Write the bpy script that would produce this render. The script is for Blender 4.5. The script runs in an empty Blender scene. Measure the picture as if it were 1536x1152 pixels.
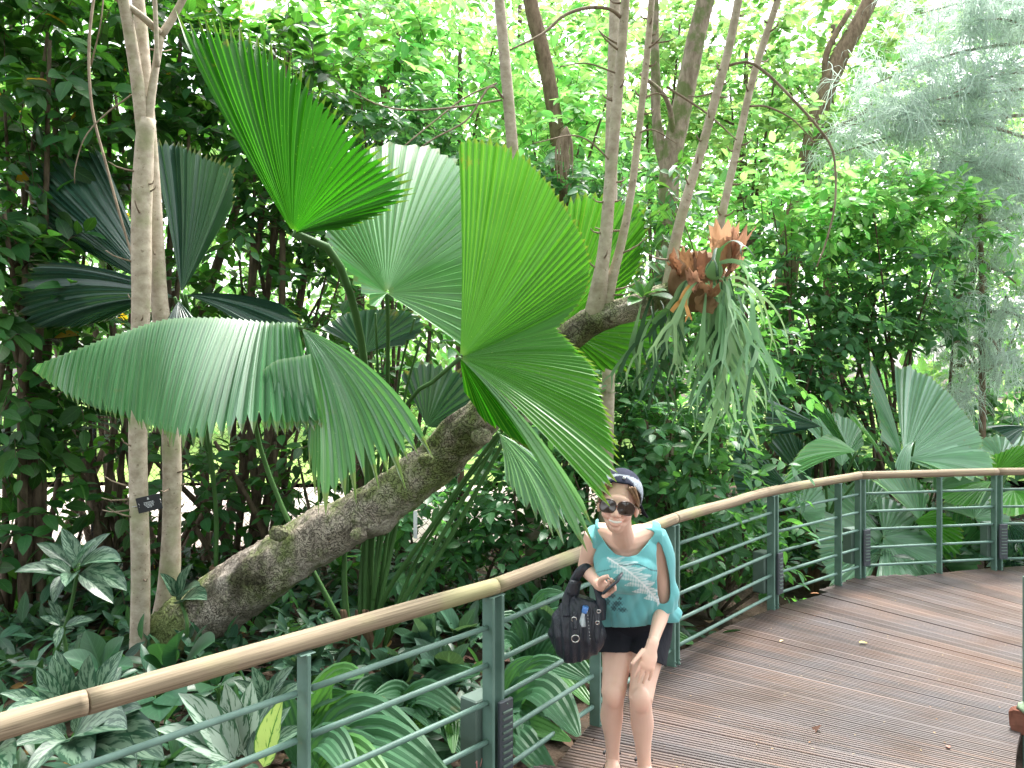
import bpy, math, random
import numpy as np
from mathutils import Vector, Matrix

S = bpy.context.scene
COL = S.collection
# ---------------------------------------------------------------- camera, sky, sun, exposure
F = 1195.0          # focal length in photo pixels (photo is 1536 x 1152)
K = 0.9             # metres per depth unit
CAM_Z = 1.8         # camera height above the deck boards
cam = bpy.data.cameras.new('camera')
cam_o = bpy.data.objects.new('camera', cam)
COL.objects.link(cam_o)
cam_o.location = (0, 0, CAM_Z)
cam_o.rotation_euler = (math.radians(90), 0, 0)
cam.sensor_width = 36.0
cam.lens = 36.0 * F / 1536.0
cam.shift_y = -16.0 / 1536.0
cam.clip_start = 0.05
cam.clip_end = 2000
S.camera = cam_o

SUN_EL, SUN_AZ = 62.0, 28.0      # azimuth measured from +Y (away from camera) towards +X
w = bpy.data.worlds.new('World')
S.world = w
w.use_nodes = True
nt = w.node_tree
bg = nt.nodes['Background']
sky = nt.nodes.new('ShaderNodeTexSky')
sky.sky_type = 'NISHITA'
sky.sun_disc = False
sky.sun_elevation = math.radians(SUN_EL)
sky.sun_rotation = math.radians(SUN_AZ)
sky.air_density = 1.0
sky.dust_density = 4.0
sky.ozone_density = 1.0
hs = nt.nodes.new('ShaderNodeHueSaturation')
hs.inputs['Saturation'].default_value = 0.25
nt.links.new(sky.outputs[0], hs.inputs['Color'])
nt.links.new(hs.outputs[0], bg.inputs['Color'])
bg.inputs['Strength'].default_value = 0.15
sl = bpy.data.lights.new('sun', 'SUN')
sl.energy = 1.5
sl.angle = math.radians(11)
sl.color = (1.0, 0.96, 0.9)
so = bpy.data.objects.new('sun', sl)
COL.objects.link(so)
_d = Vector((math.sin(math.radians(SUN_AZ)) * math.cos(math.radians(SUN_EL)),
             math.cos(math.radians(SUN_AZ)) * math.cos(math.radians(SUN_EL)),
             math.sin(math.radians(SUN_EL))))
so.rotation_euler = _d.to_track_quat('Z', 'Y').to_euler()
so.location = (0, 0, 30)
S.view_settings.view_transform = 'Standard'
S.view_settings.look = 'None'
S.view_settings.gamma = 1.0
S.view_settings.use_curve_mapping = False
S.view_settings.exposure = 2.45
S.cycles.max_bounces = 10
S.cycles.diffuse_bounces = 8
S.cycles.glossy_bounces = 2
S.cycles.transmission_bounces = 4
S.cycles.transparent_max_bounces = 4
S.cycles.use_denoising = True

# ---------------------------------------------------------------- helpers
rng = np.random.default_rng(7)
random.seed(7)
GZ = -0.15          # garden soil level


def P(px, py, d):
    D = d * K
    return Vector(((px - 768.0) / F * D, D, CAM_Z - (py - 560.0) / F * D))


def PP(pts):
    return [P(*p) for p in pts]


def proj(V):
    V = np.asarray(V)
    y = np.maximum(V[:, 1], .01)
    return V[:, 0] / y * F + 768.0, 560.0 - (V[:, 2] - CAM_Z) / y * F


def nrm(a):
    a = np.asarray(a, float)
    return a / np.maximum(np.linalg.norm(a, axis=-1, keepdims=True), 1e-9)


ORG = {}


def thing(name, label, cat, loc=(0, 0, 0), group=None):
    o = bpy.data.objects.new(name, None)
    COL.objects.link(o)
    o.location = loc
    o.empty_display_size = .1
    tag(o, label, cat, group)
    ORG[o.name] = Vector(loc)
    return o


def tag(o, label, cat, group=None):
    o['label'] = label
    o['category'] = cat
    if group:
        o['group'] = group


def mesh(name, V, Fs, mat=None, uv=None, smooth=True):
    """V (n,3); Fs an (m,k) array or a list of index tuples"""
    me = bpy.data.meshes.new(name)
    V = np.asarray(V, dtype=np.float32)
    if isinstance(Fs, np.ndarray):
        m, k = Fs.shape
        me.vertices.add(len(V))
        me.vertices.foreach_set('co', V.ravel())
        me.loops.add(m * k)
        me.loops.foreach_set('vertex_index', Fs.astype(np.int32).ravel())
        me.polygons.add(m)
        me.polygons.foreach_set('loop_start', np.arange(0, m * k, k, dtype=np.int32))
        me.polygons.foreach_set('loop_total', np.full(m, k, dtype=np.int32))
        me.update(calc_edges=True)
    else:
        me.from_pydata([tuple(float(c) for c in v) for v in V], [], [tuple(int(i) for i in f) for f in Fs])
    if uv is not None:
        l = me.uv_layers.new(name='UVMap')
        idx = np.zeros(len(me.loops), dtype=np.int32)
        me.loops.foreach_get('vertex_index', idx)
        l.data.foreach_set('uv', np.asarray(uv, dtype=np.float32)[idx].ravel())
    me.polygons.foreach_set('use_smooth', np.full(len(me.polygons), smooth))
    if mat:
        me.materials.append(mat)
    me.update()
    return me


def link(name, me, parent=None, kind=None):
    o = bpy.data.objects.new(name, me)
    COL.objects.link(o)
    if parent is not None:
        o.parent = parent
        ORG[o.name] = ORG.get(parent.name, Vector((0, 0, 0)))
    if kind:
        o['kind'] = kind
    return o


def build(name, V, Fs, mat=None, parent=None, uv=None, smooth=True, kind=None, sharp=None):
    V = np.asarray(V, dtype=np.float64)
    if parent is not None:
        V = V - np.array(ORG.get(parent.name, (0, 0, 0)))
    me = mesh(name, V, Fs, mat, uv, smooth)
    if sharp:
        me.set_sharp_from_angle(angle=math.radians(sharp))
    return link(name, me, parent, kind)


class MB:
    def __init__(s):
        s.V, s.F, s.U, s.n = [], [], [], 0

    def add(s, V, Fs, uv=None):
        V = np.asarray(V, float)
        s.V.append(V)
        s.F += [tuple(int(i) + s.n for i in f) for f in Fs]
        s.U.append(np.zeros((len(V), 2)) if uv is None else np.asarray(uv))
        s.n += len(V)
        return s

    def build(s, name, mat, parent=None, smooth=True, kind=None, sharp=None):
        return build(name, np.concatenate(s.V), s.F, mat, parent, np.concatenate(s.U), smooth, kind, sharp)


def box(c, sx, sy, sz, rz=0.0, bev=0.0):
    """box centred at c, sides sx sy sz, turned about z; bevelled vertical and horizontal edges"""
    c = np.array(c, float)
    ca, sa = math.cos(rz), math.sin(rz)
    if bev <= 0:
        X = [(-1, -1), (1, -1), (1, 1), (-1, 1)]
        V = [(x * sx / 2, y * sy / 2, z * sz / 2) for z in (-1, 1) for x, y in X]
        Fs = [(0, 3, 2, 1), (4, 5, 6, 7)] + [(i, (i + 1) % 4, 4 + (i + 1) % 4, 4 + i) for i in range(4)]
    else:
        b = bev
        ring = [(-sx / 2 + b, -sy / 2), (sx / 2 - b, -sy / 2), (sx / 2, -sy / 2 + b), (sx / 2, sy / 2 - b),
                (sx / 2 - b, sy / 2), (-sx / 2 + b, sy / 2), (-sx / 2, sy / 2 - b), (-sx / 2, -sy / 2 + b)]
        inn = [(x * (1 - 2 * b / sx), y * (1 - 2 * b / sy)) for x, y in ring]
        V = [(x, y, -sz / 2) for x, y in inn] + [(x, y, -sz / 2 + b) for x, y in ring] + \
            [(x, y, sz / 2 - b) for x, y in ring] + [(x, y, sz / 2) for x, y in inn]
        Fs = [tuple(range(7, -1, -1)), tuple(range(24, 32))]
        for r in range(3):
            Fs += [(r * 8 + i, r * 8 + (i + 1) % 8, r * 8 + 8 + (i + 1) % 8, r * 8 + 8 + i) for i in range(8)]
    V = np.array([(x * ca - y * sa, x * sa + y * ca, z) for x, y, z in V]) + c
    return V, Fs


def catmull(pts, n, closed=False):
    """n samples through pts, even in chord length"""
    p = np.array([tuple(q) for q in pts], float)
    if len(p) == 2:
        t = np.linspace(0, 1, n)[:, None]
        return p[0] * (1 - t) + p[1] * t
    q = np.vstack([2 * p[0] - p[1], p, 2 * p[-1] - p[-2]])
    d = np.linalg.norm(np.diff(p, axis=0), axis=1)
    cum = np.concatenate([[0], np.cumsum(d)])
    out = []
    for s in np.linspace(0, cum[-1], n):
        i = min(int(np.searchsorted(cum, s, side='right')) - 1, len(d) - 1)
        u = (s - cum[i]) / max(d[i], 1e-9)
        a, b, c, e = q[i], q[i + 1], q[i + 2], q[i + 3]
        out.append(.5 * ((2 * b) + (-a + c) * u + (2 * a - 5 * b + 4 * c - e) * u * u + (-a + 3 * b - 3 * c + e) * u ** 3))
    return np.array(out)


def lerpn(vals, n):
    vals = np.asarray(vals, float)
    return np.interp(np.linspace(0, 1, n), np.linspace(0, 1, len(vals)), vals)


def tube(pts, radii, sides=8, n=None, rough=0.0, ref=None, ell=None, seed=0, cap=True, taper_round=False):
    """tube along pts (world). radii list (or [(rx, ry)]); returns V, F, UV"""
    n = n or max(2, len(pts) * 3)
    c = catmull(pts, n)
    R = np.asarray(radii, float)
    if R.ndim == 1:
        rx = lerpn(R, n)
        ry = rx.copy()
    else:
        rx, ry = lerpn(R[:, 0], n), lerpn(R[:, 1], n)
    T = nrm(np.gradient(c, axis=0))
    up = np.array(ref if ref is not None else (0.31, 0.2, 0.93) if abs(T[0][2]) < .8 else (1, .1, 0), float)
    A = np.zeros_like(c)
    prev = nrm(up - T[0] * np.dot(up, T[0]))
    for i in range(n):
        base = up if ref is not None else prev
        a = base - T[i] * np.dot(base, T[i])
        prev = nrm(a)
        A[i] = prev
    B = np.cross(T, A)
    r_ = np.random.default_rng(seed + 11)
    th = np.linspace(0, 2 * np.pi, sides, endpoint=False)
    lump = np.ones((n, sides))
    if rough > 0:
        g = r_.normal(size=(n + 4, sides))
        g = (g + np.roll(g, 1, 1) + np.roll(g, -1, 1)) / 3
        g = (g[:-4] + g[1:-3] + g[2:-2] + g[3:-1] + g[4:]) / 5
        lump += rough * g * 3
    V = (c[:, None, :] + (A[:, None, :] * np.cos(th)[None, :, None] * (rx[:, None] * lump)[:, :, None] +
                          B[:, None, :] * np.sin(th)[None, :, None] * (ry[:, None] * lump)[:, :, None])).reshape(-1, 3)
    Fs = [(i * sides + j, i * sides + (j + 1) % sides, (i + 1) * sides + (j + 1) % sides, (i + 1) * sides + j)
          for i in range(n - 1) for j in range(sides)]
    L = np.concatenate([[0], np.cumsum(np.linalg.norm(np.diff(c, axis=0), axis=1))])
    uv = np.array([(j / sides, L[i]) for i in range(n) for j in range(sides)])
    if cap:
        Fs += [tuple(range(sides - 1, -1, -1)), tuple(range((n - 1) * sides, n * sides))]
    return V, Fs, uv


def ellipsoid(c, r, nu=14, nv=10, rot=None):
    V = [(0, 0, -1)]
    for i in range(1, nv):
        a = -math.pi / 2 + math.pi * i / nv
        for j in range(nu):
            b = 2 * math.pi * j / nu
            V.append((math.cos(a) * math.cos(b), math.cos(a) * math.sin(b), math.sin(a)))
    V.append((0, 0, 1))
    Fs = [(0, 1 + (j + 1) % nu, 1 + j) for j in range(nu)]
    for i in range(nv - 2):
        Fs += [(1 + i * nu + j, 1 + i * nu + (j + 1) % nu, 1 + (i + 1) * nu + (j + 1) % nu, 1 + (i + 1) * nu + j) for j in range(nu)]
    e = len(V) - 1
    Fs += [(1 + (nv - 2) * nu + j, 1 + (nv - 2) * nu + (j + 1) % nu, e) for j in range(nu)]
    V = np.array(V) * np.array(r)
    if rot is not None:
        V = V @ np.array(rot).T
    return V + np.array(c), Fs


# ---------------------------------------------------------------- materials
class N:
    def __init__(s, name):
        s.m = bpy.data.materials.new(name)
        s.m.use_nodes = True
        s.t = s.m.node_tree
        s.b = s.t.nodes['Principled BSDF']
        s.out = s.t.nodes['Material Output']

    def n(s, typ, **kw):
        x = s.t.nodes.new('ShaderNode' + typ)
        for k, v in kw.items():
            if k in x.inputs:
                x.inputs[k].default_value = v
            else:
                setattr(x, k, v)
        return x

    def l(s, a, b):
        s.t.links.new(a, b)

    def math(s, op, a, b=None, c=None, clamp=False):
        x = s.n('Math', operation=op)
        x.use_clamp = clamp
        for i, v in enumerate((a, b, c)):
            if v is None:
                continue
            if isinstance(v, (int, float)):
                x.inputs[i].default_value = v
            else:
                s.l(v, x.inputs[i])
        return x.outputs[0]

    def mix(s, fac, a, b, blend='MIX'):
        x = s.n('MixRGB', blend_type=blend)
        for i, v in zip(('Fac', 'Color1', 'Color2'), (fac, a, b)):
            if isinstance(v, (int, float)):
                x.inputs[i].default_value = v
            elif isinstance(v, tuple):
                x.inputs[i].default_value = v if len(v) == 4 else v + (1,)
            else:
                s.l(v, x.inputs[i])
        return x.outputs[0]

    def ramp(s, f, stops):
        x = s.n('ValToRGB')
        e = x.color_ramp.elements
        while len(e) < len(stops):
            e.new(.5)
        for k, (p, c) in enumerate(stops):
            e[k].position = p
            e[k].color = (c, c, c, 1) if isinstance(c, (int, float)) else c + (1,)
        s.l(f, x.inputs[0])
        return x.outputs[0]

    def noise(s, vec, scale, detail=4.0, rough=.55, dist=0.0):
        x = s.n('TexNoise')
        x.inputs['Scale'].default_value = scale
        x.inputs['Detail'].default_value = detail
        x.inputs['Roughness'].default_value = rough
        x.inputs['Distortion'].default_value = dist
        if vec is not None:
            s.l(vec, x.inputs['Vector'])
        return x.outputs[0]

    def obj(s):
        return s.n('TexCoord').outputs['Object']

    def geo_pos(s):
        return s.n('NewGeometry').outputs['Position']

    def uv(s):
        return s.n('TexCoord').outputs['UV']

    def scale(s, vec, x, y, z):
        m = s.n('Mapping')
        m.inputs['Scale'].default_value = (x, y, z)
        s.l(vec, m.inputs['Vector'])
        return m.outputs[0]

    def rnd(s):
        a = s.n('ObjectInfo').outputs['Random']
        b = s.n('NewGeometry').outputs['Random Per Island']
        return s.math('FRACT', s.math('ADD', a, b))

    def bump(s, h, strength=.4, dist=.01):
        x = s.n('Bump')
        x.inputs['Strength'].default_value = strength
        x.inputs['Distance'].default_value = dist
        s.l(h, x.inputs['Height'])
        s.l(x.outputs[0], s.b.inputs['Normal'])
        return x.outputs[0]

    def color(s, c):
        if isinstance(c, tuple):
            s.b.inputs['Base Color'].default_value = c + (1,)
        else:
            s.l(c, s.b.inputs['Base Color'])

    def set(s, **kw):
        for k, v in kw.items():
            k = {'rough': 'Roughness', 'metal': 'Metallic', 'spec': 'Specular IOR Level', 'coat': 'Coat Weight',
                 'sss': 'Subsurface Weight', 'sheen': 'Sheen Weight'}[k]
            s.b.inputs[k].default_value = v
        return s


def leaf_mat(name, base, trans=None, fac=.35, rough=.4, var=.5, hue=.03, spec=.5, vein=.25, old=None):
    """two-sided leaf: glossy skin over a translucent body, each leaf its own tone, pale midrib"""
    m = N(name)
    r = m.rnd()
    hsv = m.n('HueSaturation')
    hsv.inputs['Color'].default_value = base + (1,)
    m.l(m.math('MULTIPLY_ADD', r, 2 * hue, .5 - hue), hsv.inputs['Hue'])
    r2 = m.math('FRACT', m.math('MULTIPLY', r, 7.31))
    m.l(m.math('MULTIPLY_ADD', r2, 2 * var, 1 - var), hsv.inputs['Value'])
    c = hsv.outputs[0]
    if old:
        r3 = m.math('FRACT', m.math('MULTIPLY', r, 23.7))
        c = m.mix(m.math('GREATER_THAN', r3, 1 - old[0]), c, old[1])
    uv = m.n('SeparateXYZ')
    m.l(m.uv(), uv.inputs[0])
    if vein > 0:
        au = m.math('ABSOLUTE', m.math('SUBTRACT', uv.outputs[0], .5))
        rib = m.math('LESS_THAN', au, .035)
        side = m.math('SINE', m.math('MULTIPLY', m.math('ADD', uv.outputs[1], m.math('MULTIPLY', au, -.6)), 46.0))
        side = m.math('MULTIPLY', m.math('GREATER_THAN', side, .86), .5)
        f = m.math('MULTIPLY', m.math('MAXIMUM', rib, side), vein)
        c = m.mix(f, c, tuple(min(1, x * 2.2 + .03) for x in base))
    n1 = m.noise(m.obj(), 9.0, 2)
    c = m.mix(m.math('MULTIPLY', n1, .35), c, tuple(x * .45 for x in base))
    m.color(c)
    m.set(rough=rough, spec=spec)
    tr = m.n('BsdfTranslucent')
    t = trans or (base[0] * 1.6 + .02, base[1] * 1.7, base[2] * .7)
    tc = m.mix(1.0, c, tuple(min(2.0, t[i] / max(base[i], .004)) for i in range(3)), 'MULTIPLY')
    m.l(tc, tr.inputs['Color'])
    mx = m.n('MixShader')
    mx.inputs[0].default_value = fac
    m.l(m.b.outputs[0], mx.inputs[1])
    m.l(tr.outputs[0], mx.inputs[2])
    m.l(mx.outputs[0], m.out.inputs['Surface'])
    return m.m


def palm_mat(name, base, trans, fac=.3, rough=.38, spec=.5, pale=(.25, .3, .12), line=.45, con=.27):
    m = N(name)
    uv = m.n('SeparateXYZ')
    m.l(m.uv(), uv.inputs[0])
    u, v = uv.outputs[0], uv.outputs[1]
    cmb = m.n('CombineXYZ')
    m.l(m.math('MULTIPLY', u, 2.0), cmb.inputs[0])
    m.l(m.math('MULTIPLY', v, 1.2), cmb.inputs[1])
    per = m.noise(cmb.outputs[0], 1.0, 3)
    c = m.mix(m.ramp(per, [(.3, 0.0), (.7, 1.0)]), tuple(x * (1 - con) for x in base), tuple(x * (1 + con) for x in base))
    # narrow pale line on each fold, finer veins between
    fu = m.math('ABSOLUTE', m.math('SUBTRACT', m.math('FRACT', u), .5))
    fold = m.math('GREATER_THAN', fu, .455)
    c = m.mix(m.math('MULTIPLY', fold, line), c, pale)
    vs = m.math('GREATER_THAN', m.math('SINE', m.math('MULTIPLY', u, 6.2832 * 7)), .6)
    c = m.mix(m.math('MULTIPLY', vs, .12), c, tuple(x * .5 for x in base))
    sp = m.noise(m.obj(), 60.0, 2)
    c = m.mix(m.ramp(sp, [(.69, 0.0), (.73, .5)]), c, pale)
    blem = m.noise(m.obj(), 5.0, 5, .7)
    edge = m.ramp(v, [(.55, 0.0), (1.0, 1.0)])
    c = m.mix(m.math('MULTIPLY', m.ramp(blem, [(.63, 0.0), (.69, .75)]), edge), c, (.20, .16, .06))
    c = m.mix(m.ramp(m.noise(m.obj(), 2.2, 3), [(.45, 0.0), (.7, .35)]), c, tuple(min(1, x * 1.35 + .02) for x in base))
    hub = m.ramp(v, [(0.0, 1.0), (.07, 0.0)])
    c = m.mix(m.math('MULTIPLY', hub, .6), c, pale)
    tip = m.ramp(v, [(.985, 0.0), (1.03, .5)])
    c = m.mix(tip, c, (.16, .17, .05))
    m.color(c)
    m.set(rough=rough, spec=spec)
    m.bump(m.math('SINE', m.math('MULTIPLY', u, 6.2832 * 5)), .12, .003)
    tr = m.n('BsdfTranslucent')
    m.l(m.mix(1.0, c, tuple(t / b for t, b in zip(trans, base)), 'MULTIPLY'), tr.inputs['Color'])
    mx = m.n('MixShader')
    mx.inputs[0].default_value = fac
    m.l(m.b.outputs[0], mx.inputs[1])
    m.l(tr.outputs[0], mx.inputs[2])
    m.l(mx.outputs[0], m.out.inputs['Surface'])
    return m.m


def plain(name, c, rough=.6, spec=.4, metal=0.0, var=0.0, scale=8.0, dark=.5, bump=0.0, sss=0.0):
    m = N(name)
    if var > 0:
        f = m.noise(m.obj(), scale, 5)
        m.color(m.mix(m.math('MULTIPLY', m.ramp(f, [(.35, 0.0), (.65, 1.0)]), var), c, tuple(x * dark for x in c)))
        if bump:
            m.bump(f, bump, .01)
    else:
        m.color(c)
    m.set(rough=rough, spec=spec, metal=metal, sss=sss)
    return m.m


def bark_pale():
    m = N('pale_bark')
    o = m.geo_pos()
    f = m.noise(m.scale(o, 5, 5, 6), 3.0, 6, .65)
    c = m.mix(m.ramp(f, [(.3, 0.0), (.7, 1.0)]), (.28, .23, .17), (.53, .46, .365))
    g = m.noise(o, 5.0, 3)
    c = m.mix(m.ramp(g, [(.5, 0.0), (.68, .6)]), c, (.24, .27, .13))
    rings = m.noise(m.scale(o, 1.5, 1.5, 60), 2.0, 2)
    c = m.mix(m.ramp(rings, [(.62, 0.0), (.7, .22)]), c, (.2, .16, .11))
    sp = m.noise(o, 45.0, 2)
    c = m.mix(m.ramp(sp, [(.66, 0.0), (.7, .6)]), c, (.16, .12, .08))
    m.color(c)
    m.set(rough=.8, spec=.2)
    m.bump(m.math('ADD', m.math('MULTIPLY', rings, .35), m.math('MULTIPLY', f, .6)), .35, .005)
    return m.m


def bark_log():
    m = N('mossy_cracked_bark')
    o = m.geo_pos()
    v = m.n('TexVoronoi', feature='DISTANCE_TO_EDGE')
    v.inputs['Scale'].default_value = 30.0
    wob = m.mix(.16, o, m.n('TexNoise').outputs['Color'])
    nz = m.n('TexNoise')
    nz.inputs['Scale'].default_value = 11.0
    nz.inputs['Detail'].default_value = 5
    m.l(o, nz.inputs['Vector'])
    wv = m.n('VectorMath', operation='MULTIPLY_ADD')
    m.l(nz.outputs['Color'], wv.inputs[0])
    wv.inputs[1].default_value = (.30, .30, .30)
    m.l(m.scale(o, .62, 1.0, 1.15), wv.inputs[2])
    m.l(wv.outputs[0], v.inputs['Vector'])
    crack = m.ramp(v.outputs['Distance'], [(0.0, .25), (.09, 1.0)])
    f = m.noise(o, 9.0, 6, .65)
    c = m.mix(m.ramp(f, [(.3, 0.0), (.7, 1.0)]), (.19, .16, .125), (.48, .42, .34))
    pale = m.noise(o, 3.1, 4, .6)
    c = m.mix(m.ramp(pale, [(.50, 0.0), (.62, .85)]), c, (.56, .49, .42))
    moss = m.noise(m.scale(o, 1.0, 1.0, .8), 2.6, 5, .65)
    c = m.mix(m.ramp(moss, [(.45, 0.0), (.57, .85)]), c, (.16, .215, .06))
    dk = m.noise(o, 2.0, 5, .6, .4)
    c = m.mix(m.ramp(dk, [(.55, 0.0), (.66, .8)]), c, (.045, .034, .026))
    c = m.mix(m.math('MULTIPLY', m.math('SUBTRACT', 1.0, crack), m.ramp(m.noise(o, 4.0, 3), [(.35, .2), (.6, 1.0)])), c, (.035, .027, .02))
    m.color(c)
    m.set(rough=.9, spec=.15)
    h = m.math('ADD', m.math('MULTIPLY', crack, .8), m.math('MULTIPLY', f, .8))
    m.bump(h, .9, .025)
    return m.m


def bark_dark(name='brown_bark', a=(.10, .07, .045), b=(.24, .18, .12), moss=.0):
    m = N(name)
    o = m.geo_pos()
    f = m.noise(m.scale(o, 4, 4, 1.4), 6.0, 6, .65)
    c = m.mix(m.ramp(f, [(.32, 0.0), (.68, 1.0)]), a, b)
    if moss:
        g = m.noise(o, 9.0, 4)
        c = m.mix(m.ramp(g, [(.48, 0.0), (.6, moss)]), c, (.10, .16, .04))
    m.color(c)
    m.set(rough=.9, spec=.15)
    m.bump(f, .7, .015)
    return m.m


def wood_rail():
    m = N('weathered_round_timber')
    u = m.uv()
    f = m.noise(m.scale(u, 22, 1.3, 1), 1.0, 6, .6)
    c = m.mix(m.ramp(f, [(.3, 0.0), (.68, 1.0)]), (.13, .10, .066), (.34, .27, .185))
    g = m.noise(m.geo_pos(), 2.3, 4)
    c = m.mix(m.ramp(g, [(.5, 0.0), (.68, .6)]), c, (.30, .30, .14))
    g2 = m.noise(m.scale(u, 30, 6, 1), 1.0, 3)
    c = m.mix(m.ramp(g2, [(.62, 0.0), (.7, .7)]), c, (.10, .07, .045))
    m.color(c)
    m.set(rough=.75, spec=.25)
    m.bump(f, .5, .004)
    return m.m


def deck_mat():
    m = N('wet_weathered_decking')
    o = m.obj()
    rn = m.n('ObjectInfo').outputs['Random']
    base = m.mix(rn, (.062, .044, .040), (.135, .088, .072))
    cm = m.n('CombineXYZ')
    sp = m.n('SeparateXYZ')
    m.l(o, sp.inputs[0])
    m.l(m.math('MULTIPLY', sp.outputs[0], .7), cm.inputs[0])
    m.l(m.math('MULTIPLY', sp.outputs[1], 55.0), cm.inputs[1])
    m.l(m.math('MULTIPLY', rn, 50.0), cm.inputs[2])
    st = m.noise(cm.outputs[0], 1.0, 5, .6)
    c = m.mix(m.ramp(st, [(.53, 0.0), (.77, .65)]), base, (.31, .18, .12))
    p = m.noise(m.geo_pos(), 1.1, 4)
    c = m.mix(m.ramp(p, [(.42, 0.0), (.64, .75)]), c, (.052, .047, .054))
    p2 = m.noise(m.geo_pos(), 30.0, 2)
    c = m.mix(m.ramp(p2, [(.70, 0.0), (.74, .5)]), c, (.32, .25, .15))
    m.color(c)
    m.l(m.ramp(m.noise(m.geo_pos(), 2.2, 3), [(.3, .34), (.7, .58)]), m.b.inputs['Roughness'])
    m.b.inputs['Specular IOR Level'].default_value = .5
    m.bump(st, .35, .004)
    return m.m


def soil_mat():
    m = N('leaf_strewn_soil')
    o = m.geo_pos()
    f = m.noise(o, 4.0, 6, .65)
    c = m.mix(m.ramp(f, [(.35, 0.0), (.65, 1.0)]), (.030, .022, .016), (.085, .06, .042))
    m.color(c)
    m.set(rough=.95, spec=.2)
    m.bump(m.noise(o, 22, 5), .8, .03)
    return m.m


def metal_green():
    m = N('grey_green_painted_steel')
    f = m.noise(m.geo_pos(), 7.0, 4)
    c = m.mix(m.ramp(f, [(.35, 0.0), (.7, 1.0)]), (.090, .165, .135), (.14, .235, .195))
    g = m.noise(m.geo_pos(), 40.0, 3)
    c = m.mix(m.ramp(g, [(.66, 0.0), (.72, .4)]), c, (.16, .17, .13))
    m.color(c)
    m.set(rough=.5, spec=.4)
    return m.m


def aglao_mat(name, dark, silver, light=.5):
    m = N(name)
    uv = m.n('SeparateXYZ')
    m.l(m.uv(), uv.inputs[0])
    au = m.math('MULTIPLY', m.math('ABSOLUTE', m.math('SUBTRACT', uv.outputs[0], .5)), 2.0)
    cm = m.n('CombineXYZ')
    rn = m.n('ObjectInfo').outputs['Random']
    m.l(m.math('MULTIPLY', uv.outputs[0], 5.5), cm.inputs[0])
    m.l(m.math('SUBTRACT', m.math('MULTIPLY', uv.outputs[1], 12.0), m.math('MULTIPLY', au, 5.0)), cm.inputs[1])
    m.l(m.math('MULTIPLY', rn, 31.0), cm.inputs[2])
    bl = m.noise(cm.outputs[0], .85, 3, .6)
    f = m.math('ADD', bl, m.math('MULTIPLY', m.math('SUBTRACT', .55, m.math('ABSOLUTE', m.math('SUBTRACT', au, .35))), .18))
    f = m.ramp(f, [(light - .03, 0.0), (light + .04, 1.0)])
    c = m.mix(f, dark, silver)
    c = m.mix(m.math('LESS_THAN', au, .05), c, dark)
    c = m.mix(m.math('GREATER_THAN', au, .93), c, tuple(x * .9 for x in dark))
    v = m.math('MULTIPLY_ADD', rn, .5, .75)
    hv = m.n('HueSaturation')
    m.l(v, hv.inputs['Value'])
    m.l(c, hv.inputs['Color'])
    c = hv.outputs[0]
    m.color(c)
    m.set(rough=.38, spec=.5)
    tr = m.n('BsdfTranslucent')
    m.l(c, tr.inputs['Color'])
    mx = m.n('MixShader')
    mx.inputs[0].default_value = .22
    m.l(m.b.outputs[0], mx.inputs[1])
    m.l(tr.outputs[0], mx.inputs[2])
    m.l(mx.outputs[0], m.out.inputs['Surface'])
    return m.m


M_PALE = bark_pale()
M_LOG = bark_log()
M_BARK = bark_dark()
M_STEM = bark_dark('shrub_stem_bark', (.055, .042, .03), (.15, .115, .08))
M_GREYB = bark_dark('mossy_grey_bark', (.16, .13, .09), (.36, .31, .23), .7)
M_TWIG = bark_dark('grey_brown_twig', (.16, .12, .085), (.33, .27, .2))
M_RAILW = wood_rail()
M_STEEL = metal_green()
M_DECK = deck_mat()
M_SOIL = soil_mat()
M_HEDGE = leaf_mat('dark_glossy_leaf', (.036, .125, .034), (.12, .42, .02), .45, .42, .5, .025, .32, .25, (.004, (.45, .26, .03)))
M_HEDGE2 = leaf_mat('mid_green_leaf', (.068, .195, .080), (.18, .52, .06), .45, .42, .4, .025, .35, .3)
M_LIME = leaf_mat('lime_leaf', (.16, .37, .09), (.40, .76, .17), .54, .42, .35, .03, .4, .15)
M_SHRUB = leaf_mat('shrub_leaf', (.065, .185, .075), (.22, .54, .08), .46, .42, .4, .03, .35, .25)
M_FAR = leaf_mat('distant_leaf', (.20, .38, .14), (.42, .70, .20), .52, .5, .4, .04, .3, 0)
M_VINE = leaf_mat('climber_leaf', (.06, .18, .05), (.18, .42, .04), .3, .35, .35, .02, .5, .2)
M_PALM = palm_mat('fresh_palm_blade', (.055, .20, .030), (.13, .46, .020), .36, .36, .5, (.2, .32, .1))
M_PALM_L1 = palm_mat('backlit_palm_blade', (.022, .115, .008), (.034, .25, .004), .42, .45, .35, (.16, .3, .05))  # deeper green copy of the blade, backlight put into its colour
M_PALM_S = palm_mat('sky_sheen_palm_blade', (.115, .29, .115), (.21, .52, .11), .34, .25, .9)  # reflected sky put into a paler blade colour
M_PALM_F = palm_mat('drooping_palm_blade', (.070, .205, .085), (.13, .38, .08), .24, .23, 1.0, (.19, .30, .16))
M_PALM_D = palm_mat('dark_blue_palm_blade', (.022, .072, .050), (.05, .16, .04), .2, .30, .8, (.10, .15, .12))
M_PALM_R = palm_mat('pale_palm_blade', (.17, .33, .215), (.30, .56, .23), .38, .27, .95)
M_PET = plain('green_leaf_stalk', (.055, .135, .035), .6, .25, var=.5, scale=6)
M_FIBRE = bark_dark('brown_palm_fibre', (.07, .045, .03), (.22, .14, .09))

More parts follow.
